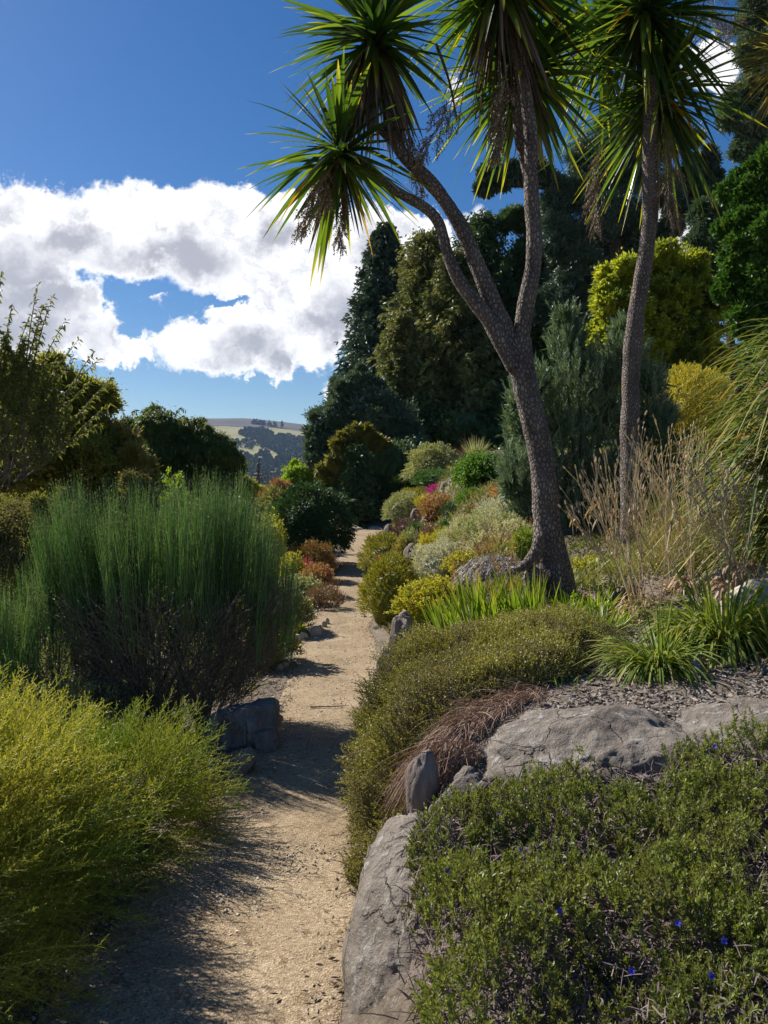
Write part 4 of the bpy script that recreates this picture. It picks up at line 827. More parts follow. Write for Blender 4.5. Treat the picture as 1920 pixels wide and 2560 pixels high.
g = Geo(); p, r = smoothpath([W(775, 1773, 5.65), W(805, 1770, 5.66), W(845, 1772, 5.67), W(872, 1769, 5.7)], [.006, .005, .004, .002], 12); p[:, 2] = np.maximum(z0(p[:, 1])+.012, .012); tube(g, p, r, 5)
props(part('stick', g, M['twig']), 'thin dry stick lying across the sunny path', 'stick')

# steps and rockery where the path ends
for k, (a, lab) in enumerate([((868, 1312, 912, 1334, 25.4), 'sandstone block at the left of the step'), ((910, 1315, 968, 1331, 25.6), 'long flat stone step closing the path'), ((872, 1290, 900, 1316, 26.2), 'rough stone stacked above the step'),
       ((905, 1280, 950, 1315, 27.0), 'shaded boulder behind the stone step'), ((945, 1270, 985, 1312, 27.4), 'dark boulder under the weeping conifer')]):
    rock(*a, lab, 'rock3' if k < 3 else 'rock2', seed=20+k, group='stones at the path end', sink=.1, name='stone_block')
bush('ground_cover', 'lime green mat on the bank at the path end', 'plant', 866, 925, 1264, 1312, 'lime', y=27, sty='fine', scale=1.5)
bush('ground_cover', 'yellow-green strip lit below the dark conifers', 'plant', 985, 1035, 1190, 1206, 'lime', y=26, sty='fine', scale=1.5, zb=1.9)

P('conebright', [(.07, .17, .02), (.13, .27, .03), (.22, .38, .05)], .35)
# ================================================================== ROCK GARDEN RIGHT OF THE PATH
G_BUN = 'olive green bun shrubs at the right path edge'
bush('bun_shrub', 'rounded olive-green bun shrub, nearer of the two at the right path edge', 'shrub', 910, 1046, 1392, 1590, 'olivebun', y=9.0, sty='bun', lump=.10, group=G_BUN, dens=1.1, flowers=('yellowleaf', 200, .02, .55))
bush('bun_shrub', 'rounded olive-green bun shrub farther up the right path edge', 'shrub', 905, 1010, 1336, 1450, 'olivebun', y=13.0, sty='bun', lump=.12, group=G_BUN, scale=1.2)
bush('bun_shrub', 'small moss-like hummock between the two bun shrubs', 'plant', 922, 955, 1420, 1465, 'greygreen', y=11, sty='fine', scale=.8)
bush('creeping_plant', 'brownish plant with orange-yellow flowers between the bun shrubs', 'plant', 930, 995, 1385, 1440, 'redcarpet', y=11.6, sty='rust', scale=.8, flowers=('yellowpetal', 14, .05, .2))
B = bush
B('flowering_shrub', 'leafy yellow-green shrub with rusty flower heads above the grey rock', 'shrub', 1000, 1150, 1450, 1570, 'yellowleaf', y=7.3, sty='leafy', scale=.7, dens=1.2, flowers=('rust', 90, .03, .2))
B('flowering_shrub', 'yellow-leaved shrub behind the small rounded grey rock', 'shrub', 1115, 1200, 1385, 1450, 'yellowleaf', y=8.6, sty='leafy', scale=.7, flowers=('rust', 50, .03, .2))
B('silver_shrub', 'silvery cushion shrub nearer the path', 'shrub', 1040, 1160, 1352, 1475, 'silver', y=9.0, sty='silver', scale=.75)
B('silver_shrub', 'broad silver-leaved shrub mass uphill of the silvery cushion', 'shrub', 1100, 1345, 1285, 1440, 'silver2', y=9.8, sty='silver', scale=.8, lump=.25)
B('silver_shrub', 'pale silver shrub crest below the young pine', 'shrub', 1190, 1345, 1250, 1360, 'silver', y=10.8, sty='silver', scale=.8)
B('yellow_shrub', 'small bright yellow flowering shrub beside the silvery cushion', 'shrub', 1040, 1092, 1340, 1400, 'yellowflower', y=10.5, sty='leafy', scale=.6)
B('grass_clump', 'light green tuft between silver shrub and tree trunk', 'plant', 1275, 1345, 1325, 1400, 'grassgreen', y=8.2, sty='rust', scale=.8)
B('cushion_plant', 'pale grey-green cushion with yellow edge at the crest of the bank', 'plant', 962, 1060, 1228, 1322, 'greygreen', y=17.5, sty='fine', scale=1.2, lump=.1)
B('cushion_plant', 'olive cushion above the pale one', 'plant', 990, 1075, 1222, 1290, 'olivebun', y=19, sty='fine', scale=1.2)
B('yellow_patch', 'yellow cushion beside the magenta flowers', 'plant', 1040, 1080, 1240, 1275, 'yellowflower', y=17, sty='fine', scale=1.1)
B('flowering_plant', 'vivid magenta flower mound on the bank', 'plant', 1070, 1122, 1214, 1248, 'magenta', y=17.5, sty='fine', scale=1.1, dens=1.3)
B('autumn_shrub', 'orange and brown shrub below the magenta flowers', 'shrub', 1048, 1135, 1238, 1318, 'rust', y=14.5, sty='rust', scale=1.)
B('autumn_shrub', 'dull mauve-brown low plant left of the orange and brown shrub', 'plant', 985, 1055, 1300, 1350, 'purplegrass', y=14.5, sty='rust', scale=1.)
B('dwarf_shrub', 'little dark green ball below the orange and brown shrub', 'shrub', 1106, 1150, 1256, 1302, 'darkball', y=13.5, sty='fine')
B('dwarf_shrub', 'dark green low shrub above the silver-leaved mass', 'shrub', 1100, 1150, 1300, 1345, 'brightconifer', y=12, sty='leafy', scale=.7)
B('green_patch', 'fresh green patch above the small grey rock', 'plant', 1020, 1058, 1300, 1330, 'brightconifer', y=13, sty='fine')
B('creeping_plant', 'pale reddish grassy plant in the middle of the bank', 'plant', 1045, 1120, 1318, 1350, 'redcarpet', y=12, sty='rust', scale=.9)
B('creeping_plant', 'grey-green creeper draped over the grey rock', 'plant', 1000, 1052, 1322, 1382, 'greygreen', y=12.4, sty='fine')
B('creeping_plant', 'yellow-green creeper right of the reddish grassy plant', 'plant', 1075, 1140, 1325, 1372, 'yellowleaf', y=11.2, sty='rust', scale=.8)
B('creeping_plant', 'olive tufted plant beneath the silver crest', 'plant', 1130, 1230, 1290, 1330, 'straw', y=11.8, sty='rust', scale=.9)
B('creeping_plant', 'straw coloured tuft behind the bright green cone', 'plant', 1120, 1180, 1195, 1260, 'straw', y=17, sty='rust', scale=1.2)
B('creeping_plant', 'brown-green mat between the bun shrub and the grey rock', 'plant', 985, 1030, 1340, 1400, 'oliveleft', y=12.3, sty='rust', scale=.8)
B('orange_shrub', 'dry orange shrub left of the young pine', 'shrub', 1222, 1282, 1214, 1290, 'orange', y=12.6, sty='rust', scale=.9)
conifer('dwarf_conifer', 'bright green cone-shaped dwarf conifer leaning on the bank', 'tree', 14.5, 1210, 1158, 62, 'conebright', nb=420, droop=.1, powr=.60, sprayL=.055, sprayW=.024, per=34, tr=.04, up=.3, skew=-.0, wob=.12, fill=.8, start=.02)
B('dwarf_conifer', 'bright green spreading skirt below the cone-shaped conifer', 'shrub', 1142, 1215, 1225, 1300, 'conebright', y=13.6, sty='spray', scale=.6)
B('red_flower_plant', 'low plant with scarlet flower heads below the green cone', 'plant', 1160, 1212, 1270, 1300, 'weeping', y=12.6, sty='leafy', scale=.5, flowers=('redflower', 7, .07, .5))
tussock('grass_tuft', 'spiky pale green grass tuft on top of the bank', 'grass', RT(1180, 1215)*0+np.array((2.25, 19, float(T(2.25, 19)))), 160, .75, .018, 'greygreen', .7, .3)
tussock('grass_tuft', 'purple-brown grass tuft behind the spiky pale one', 'grass', np.array((2.35, 21, float(T(2.35, 21)))), 420, .95, .012, 'purplegrass', .9, .6)
B('juniper_shrub', 'spreading grey-green juniper with upswept branches on the crest', 'shrub', 1022, 1138, 1108, 1215, 'greygreen', y=20.5, sty='spray', scale=1.1, lump=.3, dens=.7, core=.6)
B('juniper_shrub', 'darker green low juniper in front of the grey-green one', 'shrub', 1038, 1138, 1172, 1222, 'brightconifer', y=18.6, sty='fine', scale=1.1, lump=.3)
for k, (a, lab) in enumerate([((1100, 1202, 1130, 1236, 16.8), 'grey rock left of a pair at the crest'), ((1126, 1200, 1156, 1234, 16.6), 'pale rock right of a pair at the crest'), ((1052, 1255, 1090, 1285, 15.6), 'pale jagged rock below the yellow cushion'), ((1026, 1270, 1056, 1298, 15.4), 'grey jagged rock in the middle of the bank'),
      ((1206, 1250, 1242, 1296, 12.4), 'purplish leaning rock beside the orange shrub'), ((1228, 1158, 1262, 1205, 15), 'rounded pale boulder on top right of the bank'), ((1008, 1358, 1056, 1400, 11.6), 'grey rock above the nearer bun shrub'),
      ((950, 1310, 985, 1352, 17.5), 'craggy rock where the bank meets the far path'), ((1118, 1232, 1142, 1262, 16.5), 'thin pale rock below the crest pair'), ((940, 1430, 962, 1480, 10.4), 'narrow rock squeezed between the bun shrubs'),
      ((1135, 1448, 1182, 1505, 7.4), 'small rounded grey rock behind the iris leaves'), ((1165, 1450, 1240, 1520, 7.2), 'long grey rock ridge under the dead grey mat')]):
    rock(*a, lab, 'rock' if k % 3 else 'rock2', seed=40+k, group='rocks set in the bank', sink=.12, depth=1., n=3)
# dead grey mat
t = thing('grey_mat_plant', 'dead grey matted grass mop left of the tree base', 'plant', RT(1245, 1470)); c = W(1238, 1440, 7.4); g = Geo()
n = 1100; D = rv(n); D[:, 2] = np.abs(D[:, 2]); b = c+D*np.array((.26, .22, .16)); ribbons(g, b, nrm(D*.6+rv(n)*.5+np.array((-.4, 0, 0))), U(.10, .26, n), .008, 4, .9); blob(g, c-np.array((0, 0, .05)), (.22, .2, .14), .1, 2, 8); part('matted_leaf', g, M['greymat'], t)
# rusty flower stems
for k, (u, v) in enumerate([(1150, 1500), (1195, 1520), (1265, 1500), (1290, 1440), (1320, 1400), (1235, 1400), (1160, 1430)]):
    base = RT(u, v); t = thing('flower_stalks', ['rusty flower stalks rising over the iris leaves', 'tall red-brown flower stalk nearest the burl', 'rusty stalks left of the trunk', 'thin orange stalks against the silver shrub', 'short orange stalks by the trunk', 'red-brown stalk above the grey mat', 'leaning rusty stalks over the yellow shrub'][k], 'plant', base, 'rusty flower stalks')
    n = 9; d = nrm(np.stack([U(-.35, .1, n), U(-.2, .2, n), np.ones(n)], 1)); g, g2 = Geo(), Geo(); ribbons(g, np.repeat(base[None], n, 0)+rv(n)*.04, d, U(.3, .55, n), .004, 3, .1, prof=[1, 1, .8, .5])
    shoots(g2, np.repeat(base[None], n, 0)+d*.18, d, .32, 14, .016, .009, .9, .1); part('stalk', g, M['rust'], t); part('flower', g2, M['rust'], t)
# iris patch and short grasses
k = 0
for (u, v, n, L, w, lab) in [(1060, 1580, 40, .26, .016, 'leftmost iris clump over the grey rock'), (1120, 1575, 55, .34, .020, 'iris clump left of the widest blades'), (1180, 1572, 70, .42, .022, 'broad-bladed iris clump in the middle of the row'),
      (1235, 1565, 60, .40, .020, 'iris clump with the tallest blades'), (1285, 1560, 60, .42, .017, 'iris clump touching the burl'), (1325, 1560, 45, .40, .014, 'iris clump at the foot of the forked trunk')]:
    tussock('iris_clump', lab, 'plant', RT(u, v), n, L, w, 'grassgreen', .42, .22, .15, 4, 'upright iris leaves before the forked tree', .15, lean=(-.15, 0)); k += 1
for (u, v, n, L, w, lab) in [(1400, 1570, 60, .24, .010, 'short light green tuft right of the tree base'), (1450, 1590, 70, .22, .010, 'light green tuft at the mulch edge'), (1500, 1580, 80, .26, .011, 'light green tuft before the fallen stalk'), (1545, 1560, 60, .26, .010, 'light green tuft beside the tan dead leaves'),
      (1430, 1535, 60, .24, .012, 'green tuft touching the tree base'), (1490, 1530, 70, .26, .012, 'green tuft below the slim trunk'), (1410, 1720, 16, .10, .010, 'tiny green sprout beside the wiry shrub'), (1530, 1500, 50, .25, .014, 'darker tuft under the slim trunk')]:
    tussock('grass_tuft', lab, 'grass', RT(u, v), n, L, w, 'grassgreen', .9, .35, .12, 4, 'grass tufts right of the tree')
B('leafy_plant', 'bright lobed-leaf plant at the right foot of the forked tree', 'plant', 1385, 1475, 1490, 1560, 'lime', y=5.7, sty='leafy', scale=.5)
B('leafy_plant', 'yellow-orange leafy plant behind the forked tree foot', 'plant', 1415, 1500, 1400, 1500, 'yellowleaf', y=7.3, sty='leafy', scale=.6, flowers=('orange', 30, .02, .1))
B('leafy_plant', 'olive-yellow low plants under the slim trunk', 'plant', 1470, 1600, 1420, 1520, 'straw', y=6.9, sty='leafy', scale=.6, dens=.8)
B('leafy_plant', 'dark leafy plant in the shade between the two trunks', 'plant', 1420, 1520, 1360, 1450, 'weeping', y=8.8, sty='leafy', scale=.8)
B('leafy_plant', 'grey woolly leaves at the foot of the dry stalks', 'plant', 1700, 1780, 1480, 1560, 'silver', y=5.9, sty='leafy', scale=.7, dens=.5)
B('leafy_plant', 'dark green mound behind the long-leaved clumps', 'plant', 1640, 1800, 1440, 1540, 'darkgreen', y=6.2, sty='leafy', scale=.7)
# young pine
def pineshrub(name, label, y, cs, base_uv):
    x = W(base_uv[0], 1230, y)[0]; zb = float(T(x, y)); t = thing(name, label, 'tree', (x, y, zb)); g, gb = Geo(), Geo(); b0 = np.array((x, y, zb))
    for (u, v, r) in cs:
        c = W(u, v, y+U(-.25, .35)); r = r/F*y; k = int(95*(r/.4)**1.7)+12
        E = rv(k); s = c+E*np.array((r, r, r))*U(.3, 1, k)[:, None]-np.array((0, 0, r*.35))
        d = nrm(E*.35+np.array((0, 0, 1.))+rv(k)*.35); L = U(.16, .34, k); rn = np.clip(U(0, 1)*.5+U(0, .6, k), 0, 1)
        shoots(g, s, d, L, 30, .065, .0100, .7, 0., start=.02, rnd=rn, stemg=gb, stemw=.009, taper=.25)
        limbs(gb, b0*.85+c*.15, [c], .02)
    tube(gb, [b0, b0*.5+W(base_uv[0], base_uv[1], y)*.5, W(base_uv[0], base_uv[1], y)], [.06, .05, .02], 8)
    clumps(g, [(*W(u, v, y+.1), r/F*y*.8) for (u, v, r) in cs], .10, .012, 26, 40, .4, .9, 1, .25, 0, 1.); part('needle', g, M['pine'], t); part('branch', gb, M['darkbark'], t)
pineshrub('young_pine', 'young blue-green pine with upright candles behind the forked trunk', 10.4,
   [(1420, 850, 50), (1445, 930, 75), (1345, 965, 50), (1560, 880, 62), (1620, 960, 52), (1310, 1060, 55), (1400, 1060, 88), (1500, 1030, 88), (1600, 1070, 72), (1292, 1160, 48), (1370, 1190, 88), (1480, 1170, 88), (1330, 1285, 60), (1650, 1040, 48), (1410, 800, 22), (1560, 830, 30), (1480, 1290, 80), (1285, 1220, 40), (1500, 940, 60), (1300, 1000, 30), (1590, 1180, 70), (1650, 1180, 60), (1420, 1300, 70), (1560, 1290, 70)], (1450, 1000))
B('heath_bush', 'yellow-green fine-leaved heath bush right of the slim trunk', 'shrub', 1615, 1830, 915, 1240, 'yellowbush', y=11.2, sty='rust', scale=1.1, lump=.12)
B('dark_shrub', 'very dark shrub below the heath bush', 'shrub', 1600, 1760, 1060, 1330, 'darkgreen', y=9.8, sty='fine', scale=1.1)

# dry stalk clumps
def lychnis(label, base, n, H, spread, lean=(0, 0), leafr=.14):
    base = np.asarray(base, float); t = thing('dry_stalks', label, 'plant', base, 'dry branching seed stalks'); g, gl, gc = Geo(), Geo(), Geo()
    pts = []
    def seg(a, d, L, w, lvl):
        e = a+d*L; pts.append((a, d, L, w)); 
        if lvl == 0: caps.append((e, d)); return
        for s in (-1, 1, 0)[:2 if U(0, 1) < .7 else 3]:
            ax = nrm(np.cross(d, rv(1)[0])); seg(e, nrm(d+ax*U(.15, .42)+np.array((0, 0, .15))), L*U(.45, .75), w*.75, lvl-1)
    caps = []
    for _ in range(n):
        d = nrm(np.array((U(-1, 1)*spread+lean[0], U(-1, 1)*spread*.6+lean[1], 1.))); seg(base+rv(1)[0]*np.array((.10, .08, 0)), d, H*U(.36, .52), .0088, 3 if U(0, 1) < .6 else 2)
    a = np.array([p[0] for p in pts]); d = np.array([p[1] for p in pts]); L = np.array([p[2] for p in pts]); w = np.array([p[3] for p in pts])
    for q in range(2): ribbons(g, a, d, L, w, 2, .02, prof=[1, .9, .8], rnd=U(0, 1, len(a)))
    part('stalk', g, M['tan'], t); e = np.array([c[0] for c in caps]); dd = np.array([c[1] for c in caps])
    for q in range(3): ribbons(gc, e-dd*.01, dd, .034, .014, 3, 0, prof=[.35, 1., .85, .5])
    props(part('seed_capsule', gc, M['tan'], t), kind='stuff')
    m = n*9; i = rng.integers(0, len(a), m); q = a[i]+d[i]*(L[i]*U(0, 1, m))[:, None]; q = q[q[:, 2] < base[2]+H*.75]; ribbons(gl, q, nrm(rv(len(q))+np.array((0, 0, -.3))), U(.03, .07, len(q)), .014, 3, .8)
    m = 240; D = rv(m); D[:, 2] = np.abs(D[:, 2]); ribbons(gl, base+D*leafr*U(.3, 1, m)[:, None], nrm(D+rv(m)*.4), U(.06, .13, m), .026, 4, 1.2, prof=[.4, 1, 1, .7, .2], fold=.3); part('withered_leaf', gl, M['tanleaf'], t)
lychnis('tall tan seed stalks with withered leaf heap before the slim trunk', GP(1615, 5.0), 15, 1.02, .36, (-.05, 0), .2)
lychnis('tan seed stalks leaning left toward the forked trunk', GP(1575, 5.7), 8, 1.0, .30, (-.3, 0), .12)
lychnis('grey-tan seed stalks rising beside the strap-leaved clump', GP(1710, 5.8), 10, 1.1, .32, (.02, .1), .12)
lychnis('pale grey seed stalks tallest against the heath bush', GP(1730, 6.8), 9, 1.35, .24, (-.12, .2), .1)
lychnis('tan seed stalks and hanging dry leaves above the right boulder', GP(1850, 5.1)+np.array((0, 0, .1)), 12, .8, .35, (-.15, 0), .22)
def wisp(label, base, n, H, spread, mat, w=.004, r=.25):
    base = np.asarray(base, float); t = thing('wispy_shrub', label, 'shrub', base); g, gl = Geo(), Geo(); th = U(0, 6.28, n); k = np.sqrt(U(0, 1, n))
    b = base+np.stack([np.cos(th)*k*r, np.sin(th)*k*r, U(0, .45, n)*H], 1); d = nrm(np.stack([np.cos(th)*k*spread, np.sin(th)*k*spread, np.ones(n)], 1)+rv(n)*.22)
    ribbons(g, b, d, H*U(.25, .55, n), w, 3, .1, prof=[1, .9, .7, .3]); shoots(gl, b, d, H*U(.25, .5, n), 7, .02, .006, .6, .05); part('stem', g, M[mat], t); part('leaflet', gl, M['olivewisp' if mat == 'straw' else mat], t)
wisp('straw-coloured wispy shrub between dry stalks and strap leaves', GP(1745, 6.6), 800, .95, .45, 'straw', r=.45)
wisp('olive wispy shrub in front of the slim trunk foot', GP(1670, 6.9), 220, .6, .4, 'straw', r=.3)

# large strap-leaved clump at the right edge
def flax():
    bx, by = 3.2, 5.9; base = np.array((bx, by, float(T(bx, by)))); t = thing('flax_clump', 'huge arching strap-leaved clump spilling in from the right edge', 'plant', base)
    for k, (z, n, L) in enumerate([(.35, 420, .95), (.85, 480, 1.0), (1.3, 420, .98), (1.75, 240, .9)]):
        g = Geo(); th = U(0, 6.28, n); el = U(-.15, 1.0, n); d = nrm(np.stack([np.cos(th), np.sin(th), el], 1)); b = base+np.array((U(-.1, .1), 0, z))+rv(n)*np.array((.16, .16, .18))
        side = nrm(np.cross(d, np.array((0, 0, 1.)))+rv(n)*.35); ribbons(g, b, d, L*U(.6, 1.1, n), U(.013, .024, n), 7, U(.35, .95, n), side=side, fold=.2, prof=[.8, 1, 1, 1, .85, .65, .4, .05]); part('leaf_blade', g, M['flaxleaf'], t)
    g = Geo(); n = 160; th = U(0, 6.28, n); d = nrm(np.stack([np.cos(th)*.7, np.sin(th)*.7, -U(.2, 1, n)], 1)); ribbons(g, base+np.array((0, 0, 1.0))+rv(n)*.3, d, U(.4, .9, n), .014, 5, .4, fold=.2); part('dead_leaf', g, M['straw'], t)
    g = Geo(); tube(g, [base+np.array((0, 0, z)) for z in np.linspace(-.1, 1.9, 6)], .12, 8, wob=.2); part('trunk', g, M['darkbark'], t)
flax()
# day lilies
tussock('daylily_clump', 'arching green grassy clump beside the black plant label', 'plant', GP(1645, 3.98), 360, .56, .010, 'daylily', 1.25, .75, .07, 6, 'day lily clumps at the mulch edge', lean=(-.25, -.1))
tussock('daylily_clump', 'larger arching green grassy clump behind the black plant label', 'plant', GP(1815, 4.2), 560, .68, .014, 'daylily', .95, .85, .14, 6, 'day lily clumps at the mulch edge', dead=12)
tussock('daylily_clump', 'tall grassy clump cut by the right edge in front of the boulder', 'plant', GP(1960, 3.9), 200, .48, .012, 'daylily', .5, .5, .08, 6, 'day lily clumps at the mulch edge', dead=20)
tussock('daylily_clump', 'small green clump between the withered heap and the big clump', 'plant', RT(1700, 1610, 2), 160, .40, .012, 'daylily', 1.1, .7, .08, 5, 'day lily clumps at the mulch edge')
rock(1828, 1446, 2030, 1650, 4.45, 'rounded pale boulder at the right edge behind the grassy clumps', 'rock3', seed=61, sink=.1, amp=.06, group='rocks set in the bank')
# plant labels
def plant_label():
    y = 3.74; c = W(1742, 1735, y); t = thing('plant_label', 'tilted black plant label with white lettering on a grey stake', 'sign', c); z = float(T(c[0], y))
    me = bpy.data.meshes.new('plate'); import bmesh
    bm = bmesh.new(); bmesh.ops.create_cube(bm, size=1); bmesh.ops.scale(bm, vec=(.052, .004, .098), verts=bm.verts); bmesh.ops.bevel(bm, geom=bm.edges[:], offset=.0008, segments=1, affect='EDGES'); bm.to_mesh(me); bm.free()
    rot = Matrix.Rotation(R(8), 4, 'Z') @ Matrix.Rotation(R(-12), 4, 'X') @ Matrix.Rotation(R(4), 4, 'Y'); cen = Vector((c[0], y, z+.055))
    pm = solid('label_plastic', [(.055, .052, .05), (.075, .07, .068)], 30, .35, .05, spec=.6); me.materials.append(pm); me.transform(Matrix.Translation(cen) @ rot); o = link('plate', me, t)
    g = Geo(); r2 = np.random.default_rng(5)
    def bar(x, z_, w, h):
        q = [rot @ Vector((x+a*w/2, -.0032, z_+b_*h/2))+cen for a, b_ in ((-1, -1), (1, -1), (1, 1), (-1, 1))]; g.add(np.array([list(p) for p in q]), np.array([[0, 1, 2, 3]]), np.full(4, .5), np.zeros(4))
    for row, (z_, x0, x1, h) in enumerate([(.030, .004, .016, .003), (.012, -.019, .016, .0055), (-.008, -.014, .013, .007)]):
        x = x0
        while x < x1:
            w = r2.uniform(.0012, .0026); bar(x, z_+r2.uniform(-.0006, .0006), w*.5, h); bar(x+w*.6, z_+r2.choice([-1, 0, 1])*h*.4, w, .0016); x += w+.0012
    part('lettering', g, M['white'], o)
    g = Geo(); tube(g, [(c[0]-.006, y+.012, z-.04), (c[0]-.008, y+.010, z+.10), (c[0]-.009, y+.0, z+.122), (c[0]-.009, y-.004, z+.118)], [.0045, .0045, .005, .003], 8); part('stake', g, M['silver'], t)
plant_label()
c = RT(1427, 1757, 2); g = Geo(); g.add(np.array([(a, b, z) for a in (-.005, .005) for b in (-.0008, .0008) for z in (-.01, .045)])+c, np.array([[0, 1, 3, 2], [4, 6, 7, 5], [0, 4, 5, 1], [2, 3, 7, 6], [1, 5, 7, 3], [0, 2, 6, 4]]), np.full(8, .5), np.zeros(8)); props(part('plant_tag', g, M['white']), 'tiny white plastic tag stuck in at the back of the rock slab', 'tag')

# ------------------------------------------------------------------ foreground rocks
G_F = 'big rocks holding up the bed'
rock(840, 2205, 1336, 2950, 2.25, 'large rounded grey boulder at the path edge in the foreground', 'rock', seed=71, group=G_F, depth=2.0, amp=.05, n=4, planes=5, lo=.88, hi=1.0, det=.7, name='boulder')
rock(1188, 1812, 1960, 2170, 2.92, 'long pale-flecked rock ledge below the mulch', 'rock', seed=72, group=G_F, depth=.78, amp=.07, n=4, planes=8, lo=.78, name='boulder')
rock(1690, 1818, 2450, 2150, 2.90, 'rock slab running off the right edge below the mulch', 'rock', seed=75, group=G_F, depth=.8, amp=.07, n=4, planes=8, lo=.78, name='boulder')
rock(1012, 1880, 1100, 2110, 2.95, 'narrow upright rock under the red-brown dead stems', 'rock2', seed=77, group=G_F, depth=.9, n=3, name='boulder')
rock(1070, 1930, 1250, 2200, 2.85, 'dark stone wedged under the rock slab', 'rock', seed=79, group=G_F, depth=.6, n=3, name='boulder')
rock(960, 1532, 1052, 1712, 6.2, 'tall split upright rock left of the iris leaves', 'rock2', seed=81, group='upright rocks at the path edge', depth=.8, planes=12, lo=.5, n=3, name='boulder', sink=.05)
rock(1030, 1582, 1084, 1690, 6.1, 'dark-faced upright rock right of the tall split one', 'rock', seed=83, group='upright rocks at the path edge', depth=.8, planes=12, lo=.5, n=3, name='boulder')
rock(938, 1620, 985, 1712, 6.0, 'low pale foot rock against the tall split one', 'rock3', seed=84, group='upright rocks at the path edge', depth=.6, n=3, name='boulder')

# ------------------------------------------------------------------ mats draped over the wall
def TM(x, y): # bed surface including the shoulder of the foreground boulder
    q = 1-((x-.15)/.29)**2-((y-2.60)/.58)**2; return np.maximum(T(x, y), np.where(q > 0, .045+.40*np.sqrt(np.clip(q, 0, 1)), -9))
def tnormal(x, y):
    e = .03; return nrm(np.stack([-(TM(x+e, y)-TM(x-e, y))/(2*e), -(TM(x, y+e)-TM(x, y-e))/(2*e), np.ones_like(x)], -1))
def matplant(name, label, cat, poly, n, thick, mat, L, nl, lL, lW, ang, up, rw=.06, wall=0, lump=.4, fr=3., seed=1, stemmat='twig', segs=2, thin=0., stw=.003, extra=None, droop=.2, bulge=0.):
    Q, dist = carpet(poly, n, thick)
    if wall:
        Q2, d2 = carpet(poly, wall*3, thick); s = np.abs(T(Q2[:, 0]+.03, Q2[:, 1])-T(Q2[:, 0]-.03, Q2[:, 1]))/.06; k = U(0, 1, len(s)) < np.clip(s-.5, 0, 1); Q = np.r_[Q, Q2[k]]; dist = np.r_[dist, d2[k]]
    x, y = Q[:, 0], Q[:, 1]; z = TM(x, y); N3 = tnormal(x, y); f = fbm(np.stack([x*fr, y*fr, z*fr], -1), 3, seed)
    if thin: k = 1.6*fbm(np.stack([x*3.6, y*3.6, z*3.6], -1), 4, seed+9) > U(-.75, thin, len(x)); x, y, z, N3, f, dist = x[k], y[k], z[k], N3[k], f[k], dist[k]
    steep = 1-N3[:, 2]; bank = 1+bulge*ss(.15, .6, steep); h = bank*thick*ss(0, rw*2.5, dist)*(1+lump*f)*U(.45, 1, len(x)); p = np.stack([x, y, z], -1)+nrm(N3+np.array((0, 0, .5)))*h[:, None]
    d = nrm(N3*(1-up)+np.array((0, 0, up))+rv(len(x))*.55); t = thing(name, label, cat, (poly[0][0], poly[0][1], float(T(*poly[0])))); g, gs = Geo(), Geo()
    rn = np.clip(.5+.5*f+U(-.3, .3, len(x)), 0, 1); LL = L*U(.6, 1.3, len(x))
    shoots(g, p, d, LL, nl, lL, lW, ang, droop, segs=segs, rnd=rn, stemg=gs, stemw=stw, taper=.2); part('foliage', g, M[mat], t)
    m = n//2; Q, dist = carpet(poly, m, thick); x, y = Q[:, 0], Q[:, 1]; b = np.stack([x, y, TM(x, y)], -1)+tnormal(x, y)*(thick*.5*U(0, 1, len(x)))[:, None]
    ribbons(gs, b, nrm(tnormal(x, y)*.5+rv(len(x))), L*1.5*U(.6, 1.4, len(x)), stw*1.2, 3, .2, prof=[1, .9, .8, .4]); part('stem', gs, M[stemmat], t); return t, p, N3
mw = [(-.15, 3.10), (-.06, 2.98), (.12, 3.12), (.22, 3.35), (.42, 3.62), (.80, 3.78), (1.02, 3.95), (1.18, 4.35), (1.22, 4.6), (.9, 4.85), (.45, 4.85), (.25, 4.7), (.06, 4.45), (-.08, 4.2), (-.13, 3.9)]
t, p, nn = matplant('wiry_shrub', 'mounded wiry olive shrub spilling over the wall onto the path', 'shrub', mw, 11500, .105, 'wire', .075, 12, .011, .0062, 1.1, .35, rw=.04, wall=5500, lump=.75, fr=2.6, seed=3, stw=.0022, droop=.1, bulge=1.6)
g = Geo(); n = 500; i = rng.integers(0, len(p), n); ribbons(g, p[i], nrm(nn[i]*.7+rv(n)*.8+np.array((-.2, 0, .2))), U(.12, .30, n), .0028, 5, U(.2, .9, n), prof=[1, .9, .8, .6, .4, .2]); part('stray_twig', g, M['twig'], t)
mw2 = [(1.0, 4.1), (1.35, 4.2), (1.5, 4.7), (1.45, 5.2), (1.1, 5.35), (.8, 5.1), (.9, 4.8)]
matplant('wiry_shrub', 'finer grey-olive wiry mat fading out into the mulch', 'shrub', mw2, 3200, .10, 'wire', .05, 10, .009, .005, 1.1, .3, rw=.12, lump=.4, seed=6, stw=.002)
